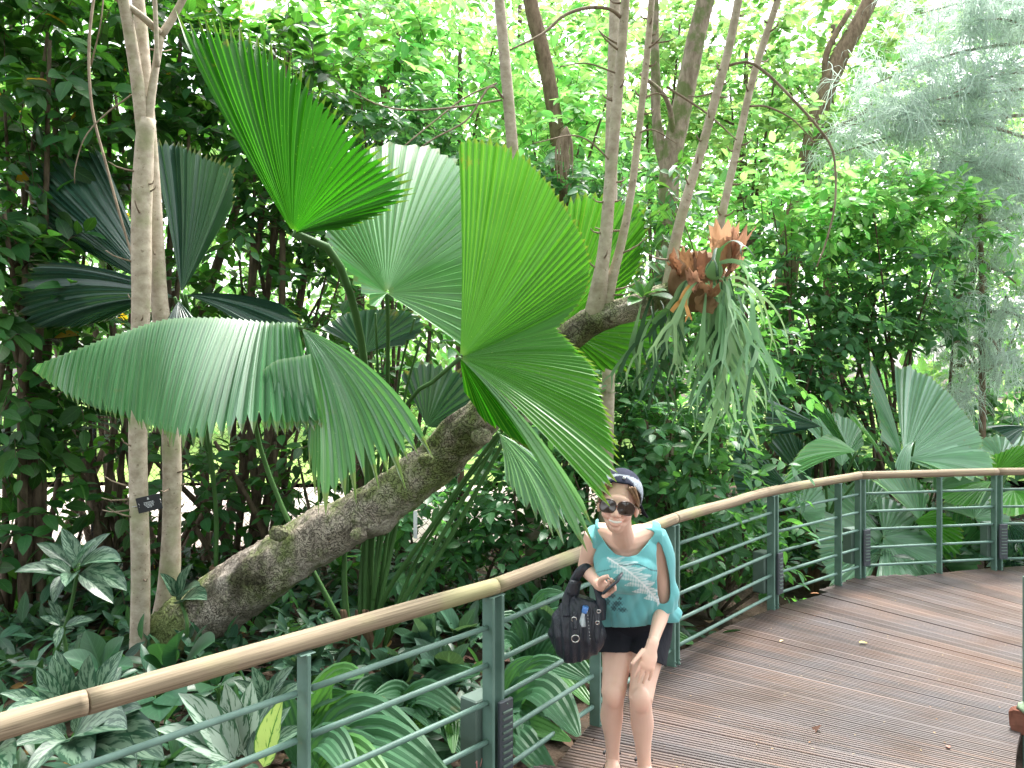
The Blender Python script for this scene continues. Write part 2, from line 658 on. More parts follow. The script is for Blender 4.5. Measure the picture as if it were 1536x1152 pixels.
# ---------------------------------------------------------------- ground
def ground():
    # fine near the boardwalk, wide sheets out to the horizon
    xs = np.concatenate([[-400, -120, -40, -18], np.linspace(-9, 12, 64), [18, 40, 120, 400]])
    ys = np.concatenate([[-400, -100, -30, -8], np.linspace(-2, 16, 56), [22, 40, 110, 500]])
    X, Y = np.meshgrid(xs, ys)
    Z = GZ + .05 * np.sin(X * 1.7 + Y) * np.cos(Y * 1.3 - X * .6) + .03 * np.sin(4 * X) * np.sin(3.3 * Y)
    # the ground drops away below the boardwalk on the right
    Z = Z - .5 * np.clip((X - 1.2) / 2.0, 0, 1) * np.clip((9.0 - Y) / 2, 0, 1)
    V = np.stack([X, Y, Z], -1).reshape(-1, 3)
    nx = len(xs)
    Fs = np.array([(j * nx + i, j * nx + i + 1, (j + 1) * nx + i + 1, (j + 1) * nx + i)
                   for j in range(len(ys) - 1) for i in range(nx - 1)])
    o = build('ground', V, Fs, M_SOIL, kind='structure')


ground()
m_ = N('pale_sandy_path')
f_ = m_.noise(m_.geo_pos(), 1.2, 5)
m_.color(m_.mix(m_.ramp(f_, [(.35, 0.0), (.65, 1.0)]), (.50, .40, .36), (.62, .56, .50)))
m_.set(rough=.9, spec=.1)
M_PATH = m_.m
m_ = N('mown_lawn')
f_ = m_.noise(m_.geo_pos(), 1.5, 6)
m_.color(m_.mix(m_.ramp(f_, [(.35, 0.0), (.65, 1.0)]), (.13, .22, .05), (.24, .34, .10)))
m_.set(rough=.9, spec=.1)
M_LAWN = m_.m


def strip(name, near, far, mat, z):
    n = 40
    a, b = catmull(near, n), catmull(far, n)
    V, Fs = [], []
    for i in range(n):
        for j in range(7):
            p = a[i] * (1 - j / 6) + b[i] * (j / 6)
            V.append((p[0], p[1], z + .02 * math.sin(i * .7 + j)))
    Fs = [(i * 7 + j, (i + 1) * 7 + j, (i + 1) * 7 + j + 1, i * 7 + j + 1) for i in range(n - 1) for j in range(6)]
    return build(name, V, Fs, mat, kind='structure')


strip('path', [(-16, 8.6, 0), (-6, 8.5, 0), (-2, 8.5, 0), (1.0, 8.9, 0), (2.6, 10.2, 0)],
      [(-16, 13.0, 0), (-6, 12.9, 0), (-2, 12.9, 0), (0.8, 13.0, 0), (2.5, 12.0, 0)], M_PATH, -.03)
strip('lawn', [(-24, 13.5, 0), (-6, 13.2, 0), (0, 13.4, 0), (4, 14.4, 0), (14, 12.5, 0), (30, 10, 0)],
      [(-40, 60, 0), (-6, 60, 0), (0, 60, 0), (8, 60, 0), (30, 55, 0), (60, 40, 0)], M_LAWN, -.015)

# ---------------------------------------------------------------- boardwalk: a ring of radial boards
CX, CY = 6.75 * K, 1.36 * K
RI, RO = 4.98 * K, 7.06 * K
RAIL = [np.array(p) * K for p in [(-2.60, .92), (-1.449, 2.255), (-.087, 3.73), (.40, 4.45), (1.115, 5.48),
                                  (2.22, 6.78), (3.41, 7.8), (4.93, 8.1), (6.5, 8.2)]]


def rail_dist(ang):
    """distance from the ring centre to the rail line along a direction, or 0"""
    d = np.array([math.cos(ang), math.sin(ang)])
    best = 0
    for a, b in zip(RAIL[:-1], RAIL[1:]):
        e = b - a
        M_ = np.array([[d[0], -e[0]], [d[1], -e[1]]])
        if abs(np.linalg.det(M_)) < 1e-9:
            continue
        t, u = np.linalg.solve(M_, a - np.array([CX, CY]))
        if t > 0 and -.001 <= u <= 1.001:
            best = max(best, t)
    return best


def plank(r0, r1, a):
    """one grooved board of the ring, along +X, wedge a radians wide"""
    h = a * .5 * .95
    prof = [(-1, -.028), (-1, -.004), (-.92, 0)]
    g = 3
    for k in range(g):
        c = -1 + 2 * (k + 1) / (g + 1)
        prof += [(c - .11, 0), (c - .06, -.004), (c + .06, -.004), (c + .11, 0)]
    prof += [(.92, 0), (1, -.004), (1, -.028)]
    V = [(r * math.cos(h * q), r * math.sin(h * q), z) for r in (r0, r1) for q, z in prof]
    n = len(prof)
    Fs = [(i, i + 1, n + i + 1, n + i) for i in range(n - 1)]
    Fs += [tuple(range(n - 1, -1, -1)), tuple(range(n, 2 * n))]
    return V, Fs


deck = thing('boardwalk', 'curved timber boardwalk of grooved dark brown boards', 'boardwalk', (CX, CY, 0))
del deck['label'], deck['category']
deck['kind'] = 'structure'
PA = .112 / RO
a = math.radians(62)
ring_me = None
rr = random.Random(3)
while a < math.radians(196):
    far = rail_dist(a)
    if far > RO + .06:
        Vp, Fp = plank(RI, far + .03, PA)
        me = mesh('plank', Vp, Fp, M_DECK, smooth=False)
    else:
        if ring_me is None:
            Vp, Fp = plank(RI, RO, PA)
            ring_me = mesh('plank', Vp, Fp, M_DECK, smooth=False)
        me = ring_me
    o = link('plank', me, deck)
    o.rotation_euler = (rr.uniform(-.0006, .0006), rr.uniform(-.0005, .0005), a)
    o.location = (0, 0, rr.uniform(-.0015, .0015))
    a += PA
# bearers under the boards
mb = MB()
for R_ in (RI + .25, (RI + RO) / 2, RO - .2):
    an = np.linspace(math.radians(62), math.radians(190), 40)
    for i in range(39):
        p, q = an[i], an[i + 1]
        V = [(CX + (R_ + s * .03) * math.cos(t), CY + (R_ + s * .03) * math.sin(t), z) for t in (p, q) for s in (-1, 1) for z in (-.2, -.034)]
        mb.add(V, [(0, 1, 5, 4), (2, 6, 7, 3), (1, 3, 7, 5), (0, 4, 6, 2)])
mb.build('bearer', M_BARK, deck, smooth=False)

# ---------------------------------------------------------------- railing
RAIL_H = .9 * 1.0
BAR_Z = [.82 * K, .645 * K, .47 * K, .29 * K, .115 * K]
rail = thing('deck_railing', 'curved railing with round timber handrail and grey-green steel posts and bars', 'railing',
             (RAIL[3][0], RAIL[3][1], 0))


def handrail(pts, seed):
    V, Fs, uv = tube([(p[0], p[1], RAIL_H) for p in pts], [.0345] * len(pts), 14, max(8, 10 * len(pts)), .022, seed=seed)
    b = build('handrail', V, Fs, M_RAILW, rail, uv)
    return b


def mid(a, b, t):
    return a * (1 - t) + b * t


e_ = 0.004
J1 = mid(RAIL[1], RAIL[2], .115)
J2 = mid(RAIL[2], RAIL[3], .02)
dirn = (RAIL[2] - RAIL[1]) / np.linalg.norm(RAIL[2] - RAIL[1])
handrail([RAIL[0], RAIL[1], J1 - dirn * e_], 1)
handrail([J1, mid(J1, J2, .5), J2 - dirn * e_], 2)
handrail([J2, RAIL[3], mid(RAIL[3], RAIL[4], .5), RAIL[4]], 3)
handrail([RAIL[4] + (.003, .004), mid(RAIL[4], RAIL[5], .08) + (.0, .015), mid(RAIL[4], RAIL[5], .5), RAIL[5], mid(RAIL[5], RAIL[6], .9), mid(RAIL[6], RAIL[7], .04) , mid(RAIL[6], RAIL[7], .5), RAIL[7]], 4)
handrail([RAIL[7] + (.006, 0), RAIL[8]], 5)


def post(p, d, double=False, z0=-.22, root=None, h=RAIL_H):
    """flat steel upright(s) at p; d = rail direction"""
    root = root or rail
    ang = math.atan2(d[1], d[0])
    for s in ((-1, 1) if double else (0,)):
        q = p + np.array(d) * s * .029
        V, Fs = box((q[0], q[1], (z0 + h - .035) / 2), .017, .062, h - .035 - z0, ang, .003)
        pb = build('post', V, Fs, M_STEEL, root, smooth=False)
        nn = np.array([d[1], -d[0]])
        for zb in (-.05, .02):
            for sb in (-1, 1):
                c3 = q + nn * .033 + np.array(d) * .0
                V, Fs = ellipsoid((c3[0], c3[1], zb + sb * .012), (.006, .006, .006), 8, 6)
                build('bolt', V, Fs, M_STEEL, pb)
    if h > .85:
        V, Fs = box((p[0], p[1], h - .036), .10 if double else .06, .05, .006, ang, .002)
        build('saddle_plate', V, Fs, M_STEEL, root, smooth=False)


M_LBOX = plain('dull_green_lamp_case', (.10, .15, .125), .55, .4, var=.4, scale=9)
M_LOUV = plain('dark_louvre_metal', (.045, .055, .065), .45, .5)
M_INK = plain('pale_red_paint', (.45, .22, .2), .7)


def light_box(p, d, big=False, text=False):
    """step lamp: case behind the post, louvred face towards the walk"""
    nrm_ = np.array([d[1], -d[0]])
    ang = math.atan2(d[1], d[0])
    zc, hh = (.27, .31)
    c = p + np.array(d) * .0 - nrm_ * .085
    V, Fs = box((c[0], c[1], zc), .135, .10, hh, ang, .006)
    b = build('light_box', V, Fs, M_LBOX, rail, smooth=False)
    c2 = p + np.array(d) * .029 + nrm_ * .042
    V, Fs = box((c2[0], c2[1], zc), .082, .020, hh * 1.02, ang, .004)
    f = build('lamp_face', V, Fs, M_LOUV, rail, smooth=False)
    for k in range(9):
        c3 = c2 + nrm_ * .013
        V, Fs = box((c3[0], c3[1], zc - hh * .36 + k * hh * .09), .056, .009, .011, ang, .002)
        build('louvre', V, Fs, M_LBOX, f, smooth=False)
    for s in (-1, 1):
        c3 = c2 + nrm_ * .0115
        V, Fs = ellipsoid((c3[0], c3[1], zc + s * hh * .46), (.004, .004, .004), 8, 6)
        build('screw', V, Fs, M_LBOX, f)
    if text:
        digits = {'1': [(0, 0, 0, 1), (-.3, .75, 0, 1)], '2': [(-.3, .8, 0, 1), (0, 1, .3, .8), (.3, .8, .3, .6), (.3, .6, -.3, 0), (-.3, 0, .3, 0)],
                  '/': [(-.25, 0, .25, 1)]}
        mb = MB()
        base = p - np.array(d) * .036 - nrm_ * .033
        for k, ch in enumerate('1/2'):
            for (x0, y0, x1, y1) in digits[ch]:
                q0 = base + np.array(d) * (k * .026 - .03 + x0 * .022)
                q1 = base + np.array(d) * (k * .026 - .03 + x1 * .022)
                V, Fs, _ = tube([(q0[0], q0[1], .15 + y0 * .03), (q1[0], q1[1], .15 + y1 * .03)], [.0028, .0028], 6, 2)
                mb.add(V, Fs)
        mb.build('numeral', M_INK, b)


def bars(p, q, n=5, skip=()):
    d = (q - p) / np.linalg.norm(q - p)
    a_, b_ = p + d * .03, q - d * .03
    for k in range(n):
        z = BAR_Z[k]
        m_pt = (a_ + b_) / 2
        V, Fs, uv = tube([(a_[0], a_[1], z), (m_pt[0], m_pt[1], z), (b_[0], b_[1], z)], [.0115] * 3, 8, 6)
        build('bar', V, Fs, M_STEEL, rail, uv)


def unit(v):
    return v / np.linalg.norm(v)


d0 = unit(RAIL[2] - RAIL[0])
stops = []   # (point, direction, double, lamp)
A0 = RAIL[2]
prev_pts = [A0 - d0 * 2.25 * K * 1.02, A0 - d0 * 1.03 * K]
stops.append((prev_pts[0], d0, True, False, False))
stops.append((prev_pts[1], d0, False, False, False))
stops.append((A0, d0, True, True, True))
P890 = np.array(P(893, 826, 4.53)[:2])
stops.append((P890, unit(RAIL[4] - RAIL[2]), False, False, False))
stops.append((RAIL[4] - unit(RAIL[4] - RAIL[3]) * .02, unit(RAIL[5] - RAIL[3]), True, False, False))
stops.append((RAIL[5], unit(RAIL[6] - RAIL[4]), True, True, False))
stops.append((mid(RAIL[5], RAIL[6], .72), unit(RAIL[6] - RAIL[5]), False, False, False))
stops.append((RAIL[6], unit(RAIL[7] - RAIL[5]), True, True, False))
stops.append((mid(RAIL[6], RAIL[7], .57), unit(RAIL[7] - RAIL[6]), False, False, False))
stops.append((RAIL[7], unit(RAIL[8] - RAIL[6]), True, True, False))
stops.append((RAIL[8], unit(RAIL[8] - RAIL[7]), True, False, False))
for k, (p, d, dbl, lamp, txt) in enumerate(stops):
    post(p, d, dbl)
    if lamp:
        light_box(p, d, text=txt)
    if k:
        bars(stops[k - 1][0], p)

# inner railing on the far side of the walk, only its nearest post stands in view
rail2 = thing('inner_railing', 'dark green railing post at the right edge of the boardwalk', 'railing', (2.87 * K, 4.5 * K, 0))
pin = np.array([2.925, 4.50]) * K
din = unit(np.array([.62, .78]))
post(pin, din, False, root=rail2, h=.80)
V, Fs = box((pin[0] - .005, pin[1] - .05, .05), .12, .20, .10, .75, .012)
build('rotten_kerb', np.array(V) + rng.normal(size=(len(V), 3)) * .008, Fs, plain('rotten_red_brown_wood', (.20, .085, .06), .9, .1, var=.7, scale=20), rail2, smooth=False)
V, Fs = ellipsoid((pin[0] - .005, pin[1] - .05, .105), (.07, .09, .03), 12, 8)
build('moss_cushion', np.array(V) + rng.normal(size=(len(V), 3)) * .004, Fs, plain('pale_green_lichen', (.24, .32, .22), .9, .1, var=.5, scale=40), rail2)

# ---------------------------------------------------------------- fan palms
def fan(apex, rim, n, depth=.42, teeth=.05, bulge=(0, 0, 0), rows=10, seed=0, inner=None, gap=.02, jit=.35, wav=.012, splits=(), curl=0.0):
    """pleated blade: n folded segments from an apex (or an inner edge) to the rim; returns V, F, UV"""
    r_ = np.random.default_rng(seed)
    m = 2 * n + 1
    R = catmull(rim, m)
    A = np.array([tuple(apex)] * m, float) if inner is None else catmull(inner, m)
    B = np.array(bulge, float)
    T = nrm(np.gradient(R, axis=0))
    rad = R - A
    Ln = np.linalg.norm(rad, axis=1, keepdims=True)
    Nn = nrm(np.cross(nrm(rad), T))
    seg_r = np.linalg.norm(np.gradient(R, axis=0), axis=1)
    seg_a = np.linalg.norm(np.gradient(A, axis=0), axis=1)
    ends = np.ones(m)
    for j in range(m):
        if j % 2:
            ends[j] = 1 + teeth * (1 + jit * r_.normal())
        else:
            ends[j] = 1 - teeth * (1 + jit * .6 * r_.normal())
    for s_ in splits:      # deep tears between segments, as fractions of the rim
        j = int(round(s_[0] * n)) * 2
        ends[min(max(j, 0), m - 1)] = s_[1]
    wave = np.cumsum(r_.normal(size=m)) * wav
    wave -= np.linspace(wave[0], wave[-1], m)
    V, UV = [], []
    for i in range(rows + 1):
        s0 = i / rows
        for j in range(m):
            s = gap + (ends[j] - gap) * s0
            C = (A[j] + R[j]) / 2 + B * Ln[j]
            q = min(s, 1.0)
            p = A[j] * (1 - q) ** 2 + C * 2 * q * (1 - q) + R[j] * q * q
            if s > 1:
                p = p + (R[j] - C) * 2 * (s - 1)
            wd = seg_a[j] * (1 - s) + seg_r[j] * s
            sg = 1 if j % 2 else -1
            p = p + Nn[j] * (sg * depth * wd + wave[j] * s * Ln[j] - curl * max(0, s - .7) ** 2 * Ln[j])
            V.append(p)
            UV.append((j / 2 + .25, s))
    Fs = [(i * m + j, i * m + j + 1, (i + 1) * m + j + 1, (i + 1) * m + j) for i in range(rows) for j in range(m - 1)]
    return V, Fs, UV


def frond(palm, mat, apex, rim, n, petiole=None, lobes=(), pr=(.011, .018), **kw):
    """a palm leaf part: blade, extra lobes and the stalk as sub-parts"""
    V, Fs, uv = fan(P(*apex), PP(rim), n, **kw)
    lf = build('leaf', V, Fs, mat, palm, uv, True, sharp=24)
    for lo in lobes:
        lo = dict(lo)
        ap, rm, nn, mm = lo.pop('apex', apex), lo.pop('rim'), lo.pop('n'), lo.pop('mat', mat)
        inn = lo.pop('inner', None)
        V, Fs, uv = fan(P(*ap), PP(rm), nn, inner=PP(inn) if inn else None, **lo)
        build('lobe', V, Fs, mm, lf, uv, True, sharp=24)
    if petiole:
        V, Fs, uv = tube(PP([apex] + petiole), np.linspace(pr[0], pr[1], len(petiole) + 1), 8, 18)
        build('leaf_stalk', V, Fs, M_PET, lf, uv)
    return lf


B1 = (545, 1010, 5.0)
palm = thing('fan_palm', 'big fan palm with bright green pleated leaves reaching over the railing', 'palm', P(545, 1016, 5.72))
# crown base: short fibrous stump
for k in range(7):
    x0 = 525 + k * 7
    V, Fs, uv = tube(PP([(x0 + random.uniform(-6, 6), 1030, 5.7), (x0, 980, 5.65), (x0 + random.uniform(-18, 18), 915, 5.62)]),
                     [.035, .028, .01], 7, 9, .12, seed=k)
    build('fibre_sheath', V, Fs, M_FIBRE, palm, uv)

# 1 upper left, seen from below against the light
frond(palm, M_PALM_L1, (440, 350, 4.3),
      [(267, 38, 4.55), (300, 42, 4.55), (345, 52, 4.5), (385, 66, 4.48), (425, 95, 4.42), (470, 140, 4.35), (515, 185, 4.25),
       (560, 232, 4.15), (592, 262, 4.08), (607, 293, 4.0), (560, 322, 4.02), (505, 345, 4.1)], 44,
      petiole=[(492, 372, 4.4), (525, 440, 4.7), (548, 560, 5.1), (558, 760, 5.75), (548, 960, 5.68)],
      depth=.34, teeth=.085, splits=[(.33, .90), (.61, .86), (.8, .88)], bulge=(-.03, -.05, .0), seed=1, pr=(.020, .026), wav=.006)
# 2 pale leaf behind
frond(palm, M_PALM_S, (580, 440, 4.75),
      [(564, 464, 4.58), (545, 438, 4.6), (522, 412, 4.7), (502, 385, 4.85), (488, 345, 5.05), (492, 300, 5.25), (515, 255, 5.45),
       (555, 222, 5.6), (600, 214, 5.65), (645, 220, 5.62), (682, 240, 5.5), (715, 285, 5.3), (745, 350, 5.05), (760, 420, 4.8),
       (745, 490, 4.6), (705, 530, 4.5)], 46, petiole=[(582, 520, 5.0), (578, 700, 5.7), (560, 900, 5.66)],
      depth=.42, teeth=.03, bulge=(0, -.06, .02), seed=2, wav=.004)
# 3 the big bright leaf: upright lobe, lower lobe, narrow pale segment and the underside
frond(palm, M_PALM, (690, 537, 3.9),
      [(687, 214, 4.0), (705, 209, 4.02), (733, 214, 4.05), (765, 222, 4.08), (800, 250, 4.1), (838, 296, 4.1), (868, 345, 4.08),
       (885, 392, 4.03), (880, 430, 3.98), (862, 462, 3.93), (836, 492, 3.86)], 38,
      petiole=[(650, 572, 4.2), (612, 604, 4.5), (590, 690, 5.5), (552, 960, 5.68)],
      depth=.34, teeth=.016, splits=[(.22, .95), (.7, .93)], bulge=(.02, .06, -.02), seed=3, pr=(.010, .013), wav=.003,
      lobes=[dict(rim=[(836, 493, 3.86), (872, 530, 3.72), (893, 556, 3.64), (904, 600, 3.56), (918, 650, 3.46), (924, 690, 3.38),
                       (914, 722, 3.32), (902, 752, 3.28)], n=29, depth=.36, teeth=.03, splits=[(.2, .93), (.45, .95), (.8, .9)], bulge=(.02, -.03, .05), seed=4, wav=.003),
             dict(rim=[(884, 768, 3.5), (876, 800, 3.45), (862, 806, 3.45)], n=3, depth=.3, teeth=.06, mat=M_PALM_S,
                  bulge=(.04, 0, .10), seed=5, wav=.0),
             dict(rim=[(832, 690, 3.72), (812, 680, 3.76), (785, 664, 3.8), (757, 646, 3.85), (730, 634, 3.88), (712, 610, 3.9), (699, 590, 3.92)],
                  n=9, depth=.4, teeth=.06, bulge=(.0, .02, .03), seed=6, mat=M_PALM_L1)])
# 4 the big drooping leaf at the left: a flap folded over its ridge, a torn flap and a second flap
frond(palm, M_PALM_F, (452, 492, 3.98),
      [(640, 652, 4.02), (612, 676, 4.0), (580, 692, 3.95), (548, 702, 3.9), (522, 716, 3.85), (497, 738, 3.82), (478, 738, 3.84), (465, 690, 3.88), (462, 640, 3.92)], 17,
      petiole=[(430, 500, 4.3), (396, 560, 4.9), (385, 650, 5.7), (436, 790, 5.8), (525, 960, 5.7)],
      depth=.34, teeth=.11, bulge=(.10, -.05, .16), seed=7, jit=.6, wav=.004,
      lobes=[dict(inner=[(447, 484, 4.02), (400, 483, 4.15), (330, 477, 4.3), (250, 479, 4.42), (180, 500, 4.5), (120, 522, 4.52), (58, 546, 4.5)],
                  rim=[(482, 630, 3.80), (445, 636, 3.80), (400, 636, 3.74), (352, 646, 3.72), (302, 664, 3.76), (255, 650, 3.94), (212, 634, 4.18),
                       (152, 614, 4.34), (96, 590, 4.45), (50, 556, 4.5)], n=44, depth=.5, teeth=.065, bulge=(-.01, -.05, .015), seed=8, gap=0.0, wav=.012, splits=[(.25, .9), (.55, .92), (.72, .85)]),
             dict(inner=[(466, 531, 3.90), (440, 536, 3.90), (414, 541, 3.9), (393, 556, 3.9)],
                  rim=[(486, 634, 3.82), (458, 641, 3.82), (430, 643, 3.82), (396, 640, 3.82)], n=8, depth=.32, teeth=.06, bulge=(0, -.10, .05),
                  seed=9, gap=0.0)])
# 5 leaves behind the leaning trunk
frond(palm, M_PALM, (842, 490, 5.35), [(838, 330, 5.4), (855, 302, 5.4), (885, 293, 5.45), (920, 299, 5.5), (955, 312, 5.5), (967, 350, 5.5), (958, 400, 5.45), (930, 450, 5.4)], 22,
      petiole=[(800, 560, 5.6), (700, 740, 5.75), (570, 960, 5.7)], depth=.4, teeth=.04, bulge=(0, .04, 0), seed=10)
frond(palm, M_PALM, (848, 500, 5.25), [(1012, 452, 5.2), (1006, 490, 5.15), (985, 528, 5.1), (950, 552, 5.1), (900, 556, 5.15), (870, 548, 5.2)], 14,
      petiole=[(790, 600, 5.6), (690, 780, 5.75), (575, 970, 5.7)], depth=.4, teeth=.05, bulge=(0, -.03, .04), seed=11)
frond(palm, M_PALM_R, (748, 650, 4.55), [(757, 712, 4.5), (778, 748, 4.48), (805, 770, 4.45), (830, 795, 4.42), (845, 780, 4.42), (838, 720, 4.45)], 12,
      petiole=[(725, 680, 4.8), (640, 800, 5.3), (575, 900, 5.6), (555, 985, 5.68)], depth=.4, teeth=.08, bulge=(.08, -.02, .1), seed=12)
frond(palm, M_PALM_D, (548, 530, 5.4), [(478, 492, 5.5), (520, 470, 5.5), (580, 464, 5.45), (622, 470, 5.4), (634, 494, 5.35), (600, 520, 5.3)], 16,
      petiole=[(550, 640, 5.7), (548, 940, 5.68)], depth=.4, teeth=.04, bulge=(0, -.05, .05), seed=13)
frond(palm, M_PALM_D, (640, 640, 5.5), [(600, 560, 5.5), (640, 545, 5.5), (690, 560, 5.5), (715, 600, 5.45), (690, 650, 5.4)], 14,
      petiole=[(610, 720, 5.7), (560, 950, 5.68)], depth=.4, teeth=.06, bulge=(0, -.05, .05), seed=14)
# bare stalks rising from the stump
for q_ in [((622, 478, 5.3), (600, 560, 5.5), (585, 700, 5.75), (552, 960, 5.7)), ((632, 505, 5.3), (606, 600, 5.5), (592, 720, 5.75), (558, 970, 5.7)),
                     ((740, 672, 4.9), (690, 735, 5.1), (620, 850, 5.5), (570, 985, 5.68)), ((563, 470, 5.2), (568, 600, 5.6), (566, 720, 5.75), (545, 960, 5.7))]:
    V, Fs, uv = tube(PP(q_), [.007, .009, .012, .016], 7, 18)
    build('leaf_stalk', V, Fs, M_PET, palm, uv)
for x0, x1 in ((505, 528), (538, 545), (585, 556)):
    V, Fs, uv = tube(PP([(x1, 990, 5.68), ((x0 + x1) / 2, 880, 5.75), (x0 + 15, 740, 5.85), (x0 + 20, 620, 5.9)]), [.026, .018, .012, .007], 7, 18)
    build('leaf_stalk', V, Fs, M_PET, palm, uv)
o = fan(P(560, 1000, 5.0), PP([(555, 900, 5), (600, 880, 5), (640, 780, 4.9)]), 1)

# dark palm in the shade behind the slender trunks
palm2 = thing('fan_palm', 'dark blue-green fan palm in shade behind the twin pale trunks', 'palm', P(330, 880, 7.0))
V, Fs, uv = tube(PP([(330, 885, 7.0), (326, 870, 7.0), (322, 850, 6.95)]), [.07, .06, .04], 10, 10, .06)
build('trunk', V, Fs, M_FIBRE, palm2, uv)
pt = [(300, 560, 6.4), (322, 740, 6.9), (324, 860, 6.97)]
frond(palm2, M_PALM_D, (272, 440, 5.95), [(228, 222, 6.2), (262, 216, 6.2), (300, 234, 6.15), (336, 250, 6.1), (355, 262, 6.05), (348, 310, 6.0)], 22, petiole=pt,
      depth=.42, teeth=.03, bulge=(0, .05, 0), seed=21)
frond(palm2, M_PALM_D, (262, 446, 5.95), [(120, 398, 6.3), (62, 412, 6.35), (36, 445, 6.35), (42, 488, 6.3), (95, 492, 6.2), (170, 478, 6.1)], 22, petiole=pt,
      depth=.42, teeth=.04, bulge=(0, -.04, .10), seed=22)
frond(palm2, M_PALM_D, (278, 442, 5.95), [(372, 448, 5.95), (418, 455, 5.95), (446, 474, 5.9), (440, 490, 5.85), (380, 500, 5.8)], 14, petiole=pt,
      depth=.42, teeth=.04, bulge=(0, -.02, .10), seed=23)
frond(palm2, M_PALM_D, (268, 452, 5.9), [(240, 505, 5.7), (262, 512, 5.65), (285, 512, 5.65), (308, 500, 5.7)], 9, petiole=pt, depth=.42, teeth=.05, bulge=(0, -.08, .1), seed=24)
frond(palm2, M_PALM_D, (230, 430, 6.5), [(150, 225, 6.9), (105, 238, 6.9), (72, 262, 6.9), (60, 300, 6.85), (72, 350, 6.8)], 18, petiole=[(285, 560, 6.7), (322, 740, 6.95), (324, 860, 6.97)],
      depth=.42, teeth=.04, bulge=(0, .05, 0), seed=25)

# palm group beyond the far bend of the railing
def rp(label, base, stem_top):
    t = thing('fan_palm', label, 'palm', P(*base))
    V, Fs, uv = tube(PP([base, ((base[0] + stem_top[0]) / 2, (base[1] + stem_top[1]) / 2, base[2]), stem_top]), [.1, .09, .07], 10, 10, .08)
    build('trunk', V, Fs, M_FIBRE, t, uv)
    return t


p3 = rp('pale grey-green fan palm beyond the bend of the railing', (1352, 905, 9.4), (1350, 800, 9.3))
st = [(1354, 760, 9.25), (1351, 830, 9.35)]
frond(p3, M_PALM_R, (1357, 688, 9.0), [(1342, 548, 10.1), (1368, 550, 10.0), (1400, 566, 9.8), (1432, 598, 9.5), (1458, 634, 9.2), (1474, 664, 8.9), (1440, 692, 8.7), (1400, 706, 8.65)], 34, petiole=st,
      depth=.4, teeth=.025, bulge=(0, .05, 0), seed=31)
frond(p3, M_PALM_F, (1355, 692, 8.98), [(1304, 544, 9.9), (1306, 575, 9.6), (1312, 615, 9.3), (1322, 655, 9.0)], 9, petiole=st, depth=.4, teeth=.05, bulge=(.06, 0, .02), seed=32)
frond(p3, M_PALM_R, (1372, 690, 8.95), [(1440, 668, 9.0), (1486, 684, 8.7), (1482, 712, 8.4), (1430, 718, 8.4)], 10, petiole=st, depth=.4, teeth=.04, bulge=(0, -.03, .08), seed=33)
frond(p3, M_PALM_R, (1372, 662, 8.95), [(1342, 700, 8.7), (1352, 712, 8.7), (1366, 716, 8.7)], 6, petiole=st, depth=.4, teeth=.06, bulge=(-.1, -.05, .25), seed=34)
frond(p3, M_PALM_S, (1342, 712, 8.95), [(1270, 620, 9.0), (1284, 628, 8.95), (1302, 648, 8.9)], 7, petiole=st, depth=.4, teeth=.03, bulge=(.02, 0, .05), seed=35)
frond(p3, M_PALM_R, (1380, 782, 8.7), [(1310, 722, 8.6), (1340, 708, 9.0), (1372, 716, 9.0), (1395, 745, 8.8)], 12, petiole=[(1365, 800, 9), (1351, 840, 9.35)], depth=.4, teeth=.05, bulge=(0, -.05, .05), seed=36)
frond(p3, M_PALM, (1372, 782, 8.7), [(1405, 762, 8.6), (1440, 790, 8.55), (1442, 826, 8.5), (1420, 842, 8.5)], 12, petiole=[(1365, 800, 9), (1351, 840, 9.35)], depth=.4, teeth=.05, bulge=(.02, -.05, .12), seed=37)
p4 = rp('fan palm with wide leaf spread sideways behind the railing bars', (1300, 905, 9.0), (1300, 850, 9.0))
frond(p4, M_PALM_R, (1330, 812, 8.85), [(1262, 716, 9.5), (1236, 735, 9.3), (1222, 768, 9.0), (1220, 806, 8.7), (1228, 846, 8.4), (1246, 880, 8.2), (1290, 895, 8.1)], 26, petiole=[(1310, 850, 8.95), (1301, 880, 9)],
      depth=.44, teeth=.05, bulge=(0, -.04, .03), seed=41)
frond(p4, M_PALM_R, (1325, 806, 8.8), [(1310, 745, 9.4), (1345, 752, 9.3), (1385, 785, 9.0), (1412, 830, 8.5), (1395, 872, 8.2), (1340, 886, 8.1), (1310, 880, 8.1)], 26, petiole=[(1310, 850, 8.95), (1301, 880, 9)],
      depth=.42, teeth=.05, bulge=(0, -.04, .04), seed=42)
p5 = rp('dark fan palm in shade left of the pale palm behind the railing', (1215, 900, 9.0), (1215, 800, 9.0))
sd = [(1240, 780, 9.0), (1216, 830, 9.0)]
frond(p5, M_PALM_F, (1292, 712, 8.9), [(1184, 570, 9.0), (1206, 588, 8.98), (1236, 608, 8.95), (1258, 640, 8.9)], 9, petiole=sd, depth=.4, teeth=.04, bulge=(0, 0, .03), seed=43)
frond(p5, M_PALM_S, (1284, 678, 8.7), [(1178, 724, 8.2), (1190, 692, 8.4), (1212, 664, 8.7), (1240, 652, 9.0)], 13, petiole=sd, depth=.4, teeth=.03, bulge=(0, -.03, .10), seed=44)
frond(p5, M_PALM_D, (1232, 640, 9.0), [(1152, 598, 9.1), (1148, 622, 9.1), (1154, 648, 9.0), (1180, 652, 9.0)], 9, petiole=sd, depth=.4, teeth=.04, bulge=(0, 0, .04), seed=45)
frond(p5, M_PALM_D, (1190, 740, 9.1), [(1110, 640, 9.2), (1098, 690, 9.2), (1104, 740, 9.1), (1130, 775, 9.0)], 14, petiole=sd, depth=.4, teeth=.03, bulge=(0, -.03, .03), seed=46)
